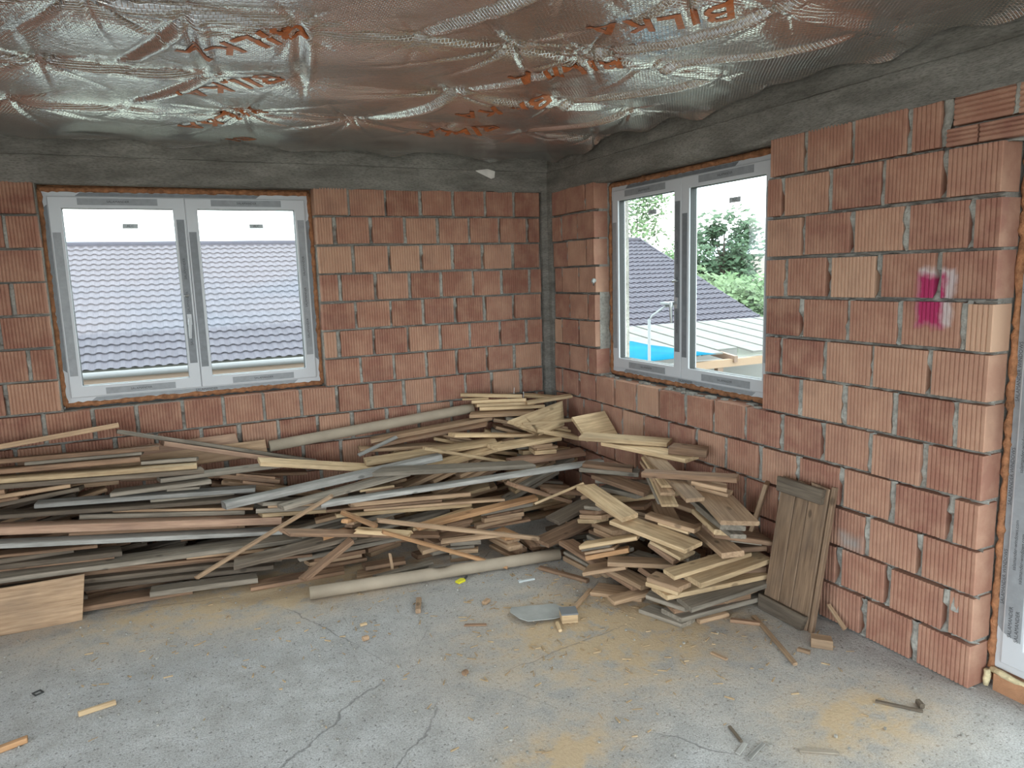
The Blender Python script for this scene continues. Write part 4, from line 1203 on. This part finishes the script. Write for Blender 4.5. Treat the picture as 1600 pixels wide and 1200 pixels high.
# bent grey sheet
poly = [(-1.372, -2.00), (-1.345, -1.955), (-1.12, -2.02), (-1.09, -2.11), (-1.125, -2.165), (-1.20, -2.165), (-1.335, -2.135), (-1.36, -2.09)]
c0 = Vector((-1.23, -2.07))
bm = bmesh.new()
vs_ = [bm.verts.new((x, y, .014+.012*max(0, -(x+1.23))*4)) for x, y in poly]
bm.faces.new(vs_)
g = bmesh.ops.extrude_face_region(bm, geom=bm.faces[:])
for e in g['geom']:
    if isinstance(e, bmesh.types.BMVert): e.co.z += .004
bmesh.ops.recalc_face_normals(bm, faces=bm.faces[:])
me = bpy.data.meshes.new('sheet'); bm.to_mesh(me); bm.free(); me.materials.append(M_scrap)
tag(link_mesh('sheet_scrap', me), 'flat grey sheet scrap with rounded corners lying on the sawdust', 'scrap')
# yellow cap, green bottle neck, small hardware
M_yel = plain('yellow_plastic', (.75, .68, .03), .4); M_green = plain('green_plastic', (.02, .28, .06), .25)
yt = empty('tape_measure_tag', (-1.44, -1.475, 0), .4); tag(yt, 'small yellow plastic tag with a black clip on the floor', 'tag')
MB().prism([(-.03, -.018), (.022, -.02), (.032, .0), (.02, .02), (-.028, .016)], .001, .013).build('tag_body', M_yel, yt, bevel=.002)
MB().tube([(.03, 0, .008), (.055, .006, .012), (.07, .018, .006)], .006, 8).build('clip', M_gasket, yt)
gb = empty('green_bottle', (-3.80, -.965, .032), math.pi*.86); tag(gb, 'green plastic bottle lying on its side by the upright board', 'bottle')
MB().tube([(0, 0, 0), (.012, 0, 0), (.03, 0, 0), (.09, 0, 0), (.14, 0, 0), (.30, 0, 0), (.31, 0, 0)], [.014, .015, .013, .028, .032, .032, .024], 16).build('bottle_body', M_green, gb, smooth=True)
MB().tube([(-.016, 0, 0), (.004, 0, 0)], .016, 14).build('cap', plain('white_cap', (.8, .8, .8), .4), gb)
MB().tube([(-2.0, -1.0, 0), (-2.0, -1.0, 0.001)], .001, 4)
gl = MB().box(-.05, .05, -.006, .006, .001, .010).box(-.05, -.03, -.012, .012, .001, .012).build('pipe_clip', plain('pale_plastic', (.55, .58, .58), .5))
gl.location = (-1.10, -1.655, 0); gl.rotation_euler = (0, 0, -.1); tag(gl, 'pale plastic clip on the floor near the lower tube', 'clip')
sq = MB().ring(-.018, .018, -.018, .018, .005, 0, .004).build('metal_washer', M_gasket); sq.rotation_euler = (-H, 0, .5); sq.location = (-3.505, -1.635, .005)
tag(sq, 'small dark square washer on the open floor', 'washer')
# countless crumbs and shavings
cr_ = MB(); sh = MB(); rd = random.Random(21)
for i in range(900):
    x = rd.uniform(-4.2, -.05); y = rd.uniform(-4.6, -.9)
    if float(hm_at(np.array([x]), np.array([y]))[0]) > .005: continue
    s = rd.uniform(.002, .0065)*(1.4 if rd.random() < .06 else 1)
    if abs(x+1.4) < .1 and abs(y+2.05) < .2: continue
    cr_.prism([(x+s*math.cos(t)*rd.uniform(.7, 1.3), y+s*math.sin(t)*rd.uniform(.7, 1.3)) for t in (0, 1.3, 2.5, 3.8, 5.1)], 0, s*rd.uniform(.7, 1.4))
for i in range(520):
    if rd.random() < .6: x = rd.gauss(-.9, .55); y = rd.gauss(-2.35, .4)
    else: x = rd.uniform(-3.4, -.3); y = rd.gauss(-1.5, .3)
    if x > -.05 or y > -.9 or float(hm_at(np.array([x]), np.array([y]))[0]) > .005: continue
    a = rd.uniform(0, 3.14); l = rd.uniform(.006, .022); w = rd.uniform(.0015, .004)
    ca, sa = math.cos(a), math.sin(a)
    sh.prism([(x+u*ca-q*sa, y+u*sa+q*ca) for u, q in ((-l, -w), (l, -w*.5), (l, w*.5), (-l, w))], .0005, rd.uniform(.002, .006))
tag(cr_.build('concrete_crumbs', M_mortar), 'countless grey mortar crumbs strewn over the floor', 'rubble', kind='stuff')
tag(sh.build('wood_shavings', MT['cream']), 'countless pale wood shavings around the heap', 'shavings', kind='stuff')

# ------------------------------------------------------------------ outdoors
M_grass = plain('sandy_yard', (.17, .17, .14), .95, 0, .4, .2)
gd = MB().box(-120, 160, .9, 220, -3.4, -3.0).box(.9, 160, -80, .9, -3.4, -3.0).box(-120, -6.2, -80, .9, -3.4, -3.0).box(-6.2, .9, -80, -8.5, -3.4, -3.0).build('ground', M_grass)
tag(gd, 'sandy yard around the houses', 'ground', kind='structure')
base = MB().box(-5.5, .3, -7.8, .3, -3.2, -.2).build('wall_lower_storey', M_rear); tag(base, 'storey below the room', 'wall', kind='structure')

M_tile = plain('violet_grey_metal_tile', (.074, .067, .082), .8, 0, 3, .08)
M_tile.node_tree.nodes['Principled BSDF'].inputs['Specular IOR Level'].default_value = .15
M_render = plain('pale_house_render', (.22, .21, .20), .9); M_fascia = plain('brown_fascia', (.16, .10, .07), .6)
hs = empty('neighbour_house', (0, 10, -3)); tag(hs, 'neighbouring house with violet grey metal tile roof', 'house')
X0, X1, Y0, Y1, ZE, ZR = -16.0, 12.4, 0.0, 6.0, 3.22, 5.76
nr = 20; wp = .2
xs = np.arange(X0, X1+1e-6, wp/6)
prof = []
for r in range(nr):
    f0, f1 = r/nr, (r+1)/nr
    prof += [(f0, .032), (f0+.012/nr, .036), ((f0+f1)/2, .020), (f1-.0001, .004)]
pr = np.array(prof)
wv = .5+.5*np.cos(2*np.pi*xs/wp); wv = np.clip(wv*1.3-.15, 0, 1)
sl = math.atan2(ZR-ZE, Y1-Y0)
v = []
for (f, up) in prof:
    y = Y0+(Y1-Y0)*f; z = ZE+(ZR-ZE)*f
    dn = .012*np.sin(2*np.pi*xs/wp)*0
    v.append(np.stack([xs, np.full_like(xs, y)-math.sin(sl)*(up+.03*wv)+dn-(.018*wv if up > .03 else 0), np.full_like(xs, z)+math.cos(sl)*(up+.03*wv)], 1))
v = np.concatenate(v); nx = len(xs); ny = len(prof)
idx = np.arange(nx*ny).reshape(ny, nx)
ff = np.stack([idx[:-1, :-1].ravel(), idx[:-1, 1:].ravel(), idx[1:, 1:].ravel(), idx[1:, :-1].ravel()], 1)
mesh_obj('tile_roof', v.tolist(), ff.tolist(), M_tile, hs)
mb = MB(); b = [(X0, Y1+.02, ZR-.02), (X1, Y1+.02, ZR-.02), (X1, 2*Y1, ZE), (X0, 2*Y1, ZE)]
mesh_obj('rear_roof', b+[(x, y, z-.06) for x, y, z in b], [(0, 1, 2, 3), (7, 6, 5, 4), (0, 4, 5, 1), (1, 5, 6, 2), (2, 6, 7, 3), (3, 7, 4, 0)], M_tile, hs)
MB().tube([(X0, Y1, ZR+.03), (X1, Y1, ZR+.03)], .10, 10).build('ridge_cap', M_tile, hs, smooth=True)
mb = MB()
mb.v = [(X1-.02, Y0-.05, ZE-.02), (X1+.06, Y0-.05, ZE-.02), (X1+.06, Y1, ZR+.09), (X1-.02, Y1, ZR+.09), (X1-.02, Y0-.05, ZE-.22), (X1+.06, Y0-.05, ZE-.22), (X1+.06, Y1, ZR-.13), (X1-.02, Y1, ZR-.13)]
mb.f = [(0, 1, 2, 3), (7, 6, 5, 4), (0, 4, 5, 1), (1, 5, 6, 2), (2, 6, 7, 3), (3, 7, 4, 0)]
mb.build('verge_board', M_tile, hs)
MB().box(X0, X1, -.02, .06, ZE-.24, ZE-.03).build('fascia', M_fascia, hs)
MB().tube([(X0, -.09, ZE-.06), (X1, -.09, ZE-.06)], .065, 10).build('gutter', plain('grey_gutter', (.12, .115, .12), .5), hs, smooth=True)
hw = MB().box(X0+.4, X1-.5, .6, 11.4, 0, ZE-.03)
hw.v += [(X1-.5, .6, ZE-.05), (X1-.5, 11.4, ZE-.05), (X1-.5, 6, ZR-.12), (X1-.56, .6, ZE-.05), (X1-.56, 11.4, ZE-.05), (X1-.56, 6, ZR-.12)]
k = len(hw.v)-6; hw.f += [(k, k+1, k+2), (k+5, k+4, k+3)]
hw.build('house_wall', M_render, hs)

# open shed with pale boarded roof, blue tarpaulin on one side
M_pale = plain('pale_new_boards', (.125, .12, .11), .8, 0, 4, .15); M_tarp = plain('blue_tarpaulin', (.006, .105, .17), .95, 0, 2, .15, .3, 6)
sd = empty('timber_shed', (4.2, 5.2, -3)); tag(sd, 'unfinished timber shed with pale boarded roof next door', 'shed')
def slope_z(y): return 3.13+(y/3.0)*.36
def sloped(x0, x1, y0, y1, th, up=0.0, sk=0.0):
    v = [(x0, y0, slope_z(y0)+up), (x1, y0, slope_z(y0)+up), (x1+sk, y1, slope_z(y1)+up), (x0+sk, y1, slope_z(y1)+up)]
    return v+[(x, y, z-th) for x, y, z in v]
BOXF = [(0, 1, 2, 3), (7, 6, 5, 4), (0, 4, 5, 1), (1, 5, 6, 2), (2, 6, 7, 3), (3, 7, 4, 0)]
x = -1.0; i = 0
while x < 6.2:
    y0 = .0 if i % 3 else .35
    mesh_obj('roof_board', sloped(x, x+.50, y0 if x > 2.0 else .1, 3.0, .03, .04), BOXF, M_pale, sd)
    x += .58; i += 1
for i in range(5):
    mesh_obj('rafter', sloped(-1.0+i*1.75, -.92+i*1.75, -.1, 3.0, .12), BOXF, M_fascia, sd)
MB().box(-1.2, 6.4, -.06, .04, 2.92, 3.06).build('front_beam', plain('brown_beam', (.26, .17, .11), .7), sd)
for px in (-1.0, 2.15, 4.2, 6.2): MB().box(px, px+.13, -.05, .05, 0, 2.92).build('post', M_fascia, sd)
MB().box(-1.0, 6.3, 2.9, 3.0, 0, 2.6).build('back_wall', M_render, sd)
tp = MB(); n = 18; m = 8
for j in range(m+1):
    for i in range(n+1):
        f = i/n; g = j/m
        y = -.12+2.45*g; xx = -1.1+(3.15-1.25*g)*f
        tp.v.append((xx, y, slope_z(y)+.075+.012*math.sin(9*f+5*g)+.008*math.sin(23*f*g)))
for j in range(m):
    for i in range(n):
        q = j*(n+1)+i; tp.f.append((q, q+1, q+n+2, q+n+1))
M_tarp.node_tree.nodes['Principled BSDF'].inputs['Specular IOR Level'].default_value = .05
tpo = tp.build('tarpaulin', M_tarp, smooth=True); tpo.location = (4.2, 5.2, -3)
sm = tpo.modifiers.new('thickness', 'SOLIDIFY'); sm.thickness = .004
tag(tpo, 'bright blue tarpaulin spread over part of the shed roof', 'tarpaulin')

lp = empty('street_lamp', (3.50, 3.4, -3)); tag(lp, 'slim pale street lamp with angled arm in front of the shed', 'lamp post')
M_lamp = plain('galvanised_pole', (.16, .165, .17), .6, .0)
MB().tube([(0, 0, 0), (0, 0, 4.05)], .022, 10).build('pole', M_lamp, lp, smooth=True)
MB().tube([(0, 0, 4.03), (.05, 0, 4.10), (.30, -.05, 4.26)], .014, 10).build('arm', M_lamp, lp, smooth=True)
MB().box(.24, .46, -.14, .06, 4.25, 4.29).box(.30, .40, -.10, .02, 4.21, 4.25).build('lamp_head', M_lamp, lp, bevel=.01)

def tree(label, x, y, h, rw, rh, n, leafmat, zc=None, size=.22, trunk_r=.14, seed=1):
    rr = random.Random(seed); root = empty('leafy_tree', (x, y, -3)); tag(root, label, 'tree', 'trees beyond the houses')
    zc = zc or h-rh
    tk = MB().tube([(0, 0, 0), (.05, 0, zc*.5), (.02, .05, zc), (0, 0, h-rh*.4)], [trunk_r, trunk_r*.8, trunk_r*.55, .03], 8)
    cl_ = []
    for i in range(26):
        t = rr.uniform(0, 6.28); u = rr.uniform(-1, 1); q = rr.random()**.4
        p = Vector((rw*q*math.cos(t)*math.sqrt(1-u*u), rw*q*math.sin(t)*math.sqrt(1-u*u), zc+rh*q*u)); cl_.append((p, rr.uniform(.28, .5)*min(rw, rh)))
        if i % 3 == 0: tk.tube([(0, 0, zc*.75), tuple(p*.6+Vector((0, 0, zc*.35))), tuple(p)], [.05, .035, .012], 6)
    tk.build('trunk', plain('bark', (.10, .08, .065), .9), root)
    v = []; f = []
    for i in range(n):
        c, r = rr.choice(cl_)
        d = Vector((rr.gauss(0, 1), rr.gauss(0, 1), rr.gauss(0, 1))).normalized()*r*rr.random()**.35
        p = c+d; a = Vector((rr.gauss(0, 1), rr.gauss(0, 1), rr.gauss(0, .6))).normalized(); b_ = a.orthogonal().normalized()
        s = size*rr.uniform(.5, 1.1); k = len(v)
        v += [tuple(p-a*s), tuple(p+b_*s*.5), tuple(p+a*s), tuple(p-b_*s*.5)]; f.append((k, k+1, k+2, k+3))
    mesh_obj('foliage', v, f, leafmat, root)
L1 = plain('pale_birch_leaf', (.10, .15, .065), .7, 0, 1.5, .3); L2 = plain('dark_green_leaf', (.05, .09, .045), .7, 0, 1.5, .3); L3 = plain('mid_green_leaf', (.075, .13, .05), .7, 0, 1.5, .3)
tree('tall pale green birch behind the metal tile roof', 28.0, 38, 10.6, 3.6, 4.8, 5200, L1, seed=3)
tree('spreading dark green tree standing above the bushes', 28.8, 30, 7.9, 2.2, 2.2, 3600, L2, seed=4, size=.26)
tree('round mid green tree in front of the spreading dark tree', 23.0, 27.5, 5.6, 1.7, 2.4, 3400, L3, seed=5)
tree('low bushy tree beside the verge of the metal tile roof', 20.4, 20.8, 4.5, 2.0, 1.8, 3400, L1, seed=6)
tree('dense low hedge tree in front of the brown roofed house', 27.0, 25.5, 4.7, 2.0, 1.9, 3400, L3, seed=8)
tree('leafy tree at the edge of the garden beyond the shed', 32.5, 25.5, 5.2, 2.3, 2.2, 3400, L2, seed=9)
fh = empty('brown_roofed_house', (45, 43, -3)); tag(fh, 'distant house with a brown hipped roof among the trees', 'house')
MB().box(-5, 5, -4, 4, 0, 3.2).build('wall', M_render, fh)
rf = [(-5.6, -4.6, 3.1), (5.6, -4.6, 3.1), (5.6, 4.6, 3.1), (-5.6, 4.6, 3.1), (-2, 0, 5.9), (2, 0, 5.9)]
mesh_obj('roof', rf, [(0, 1, 5, 4), (1, 2, 5), (2, 3, 4, 5), (3, 0, 4), (3, 2, 1, 0)], plain('brown_roof', (.16, .13, .11), .8, 0, 6, .2), fh)
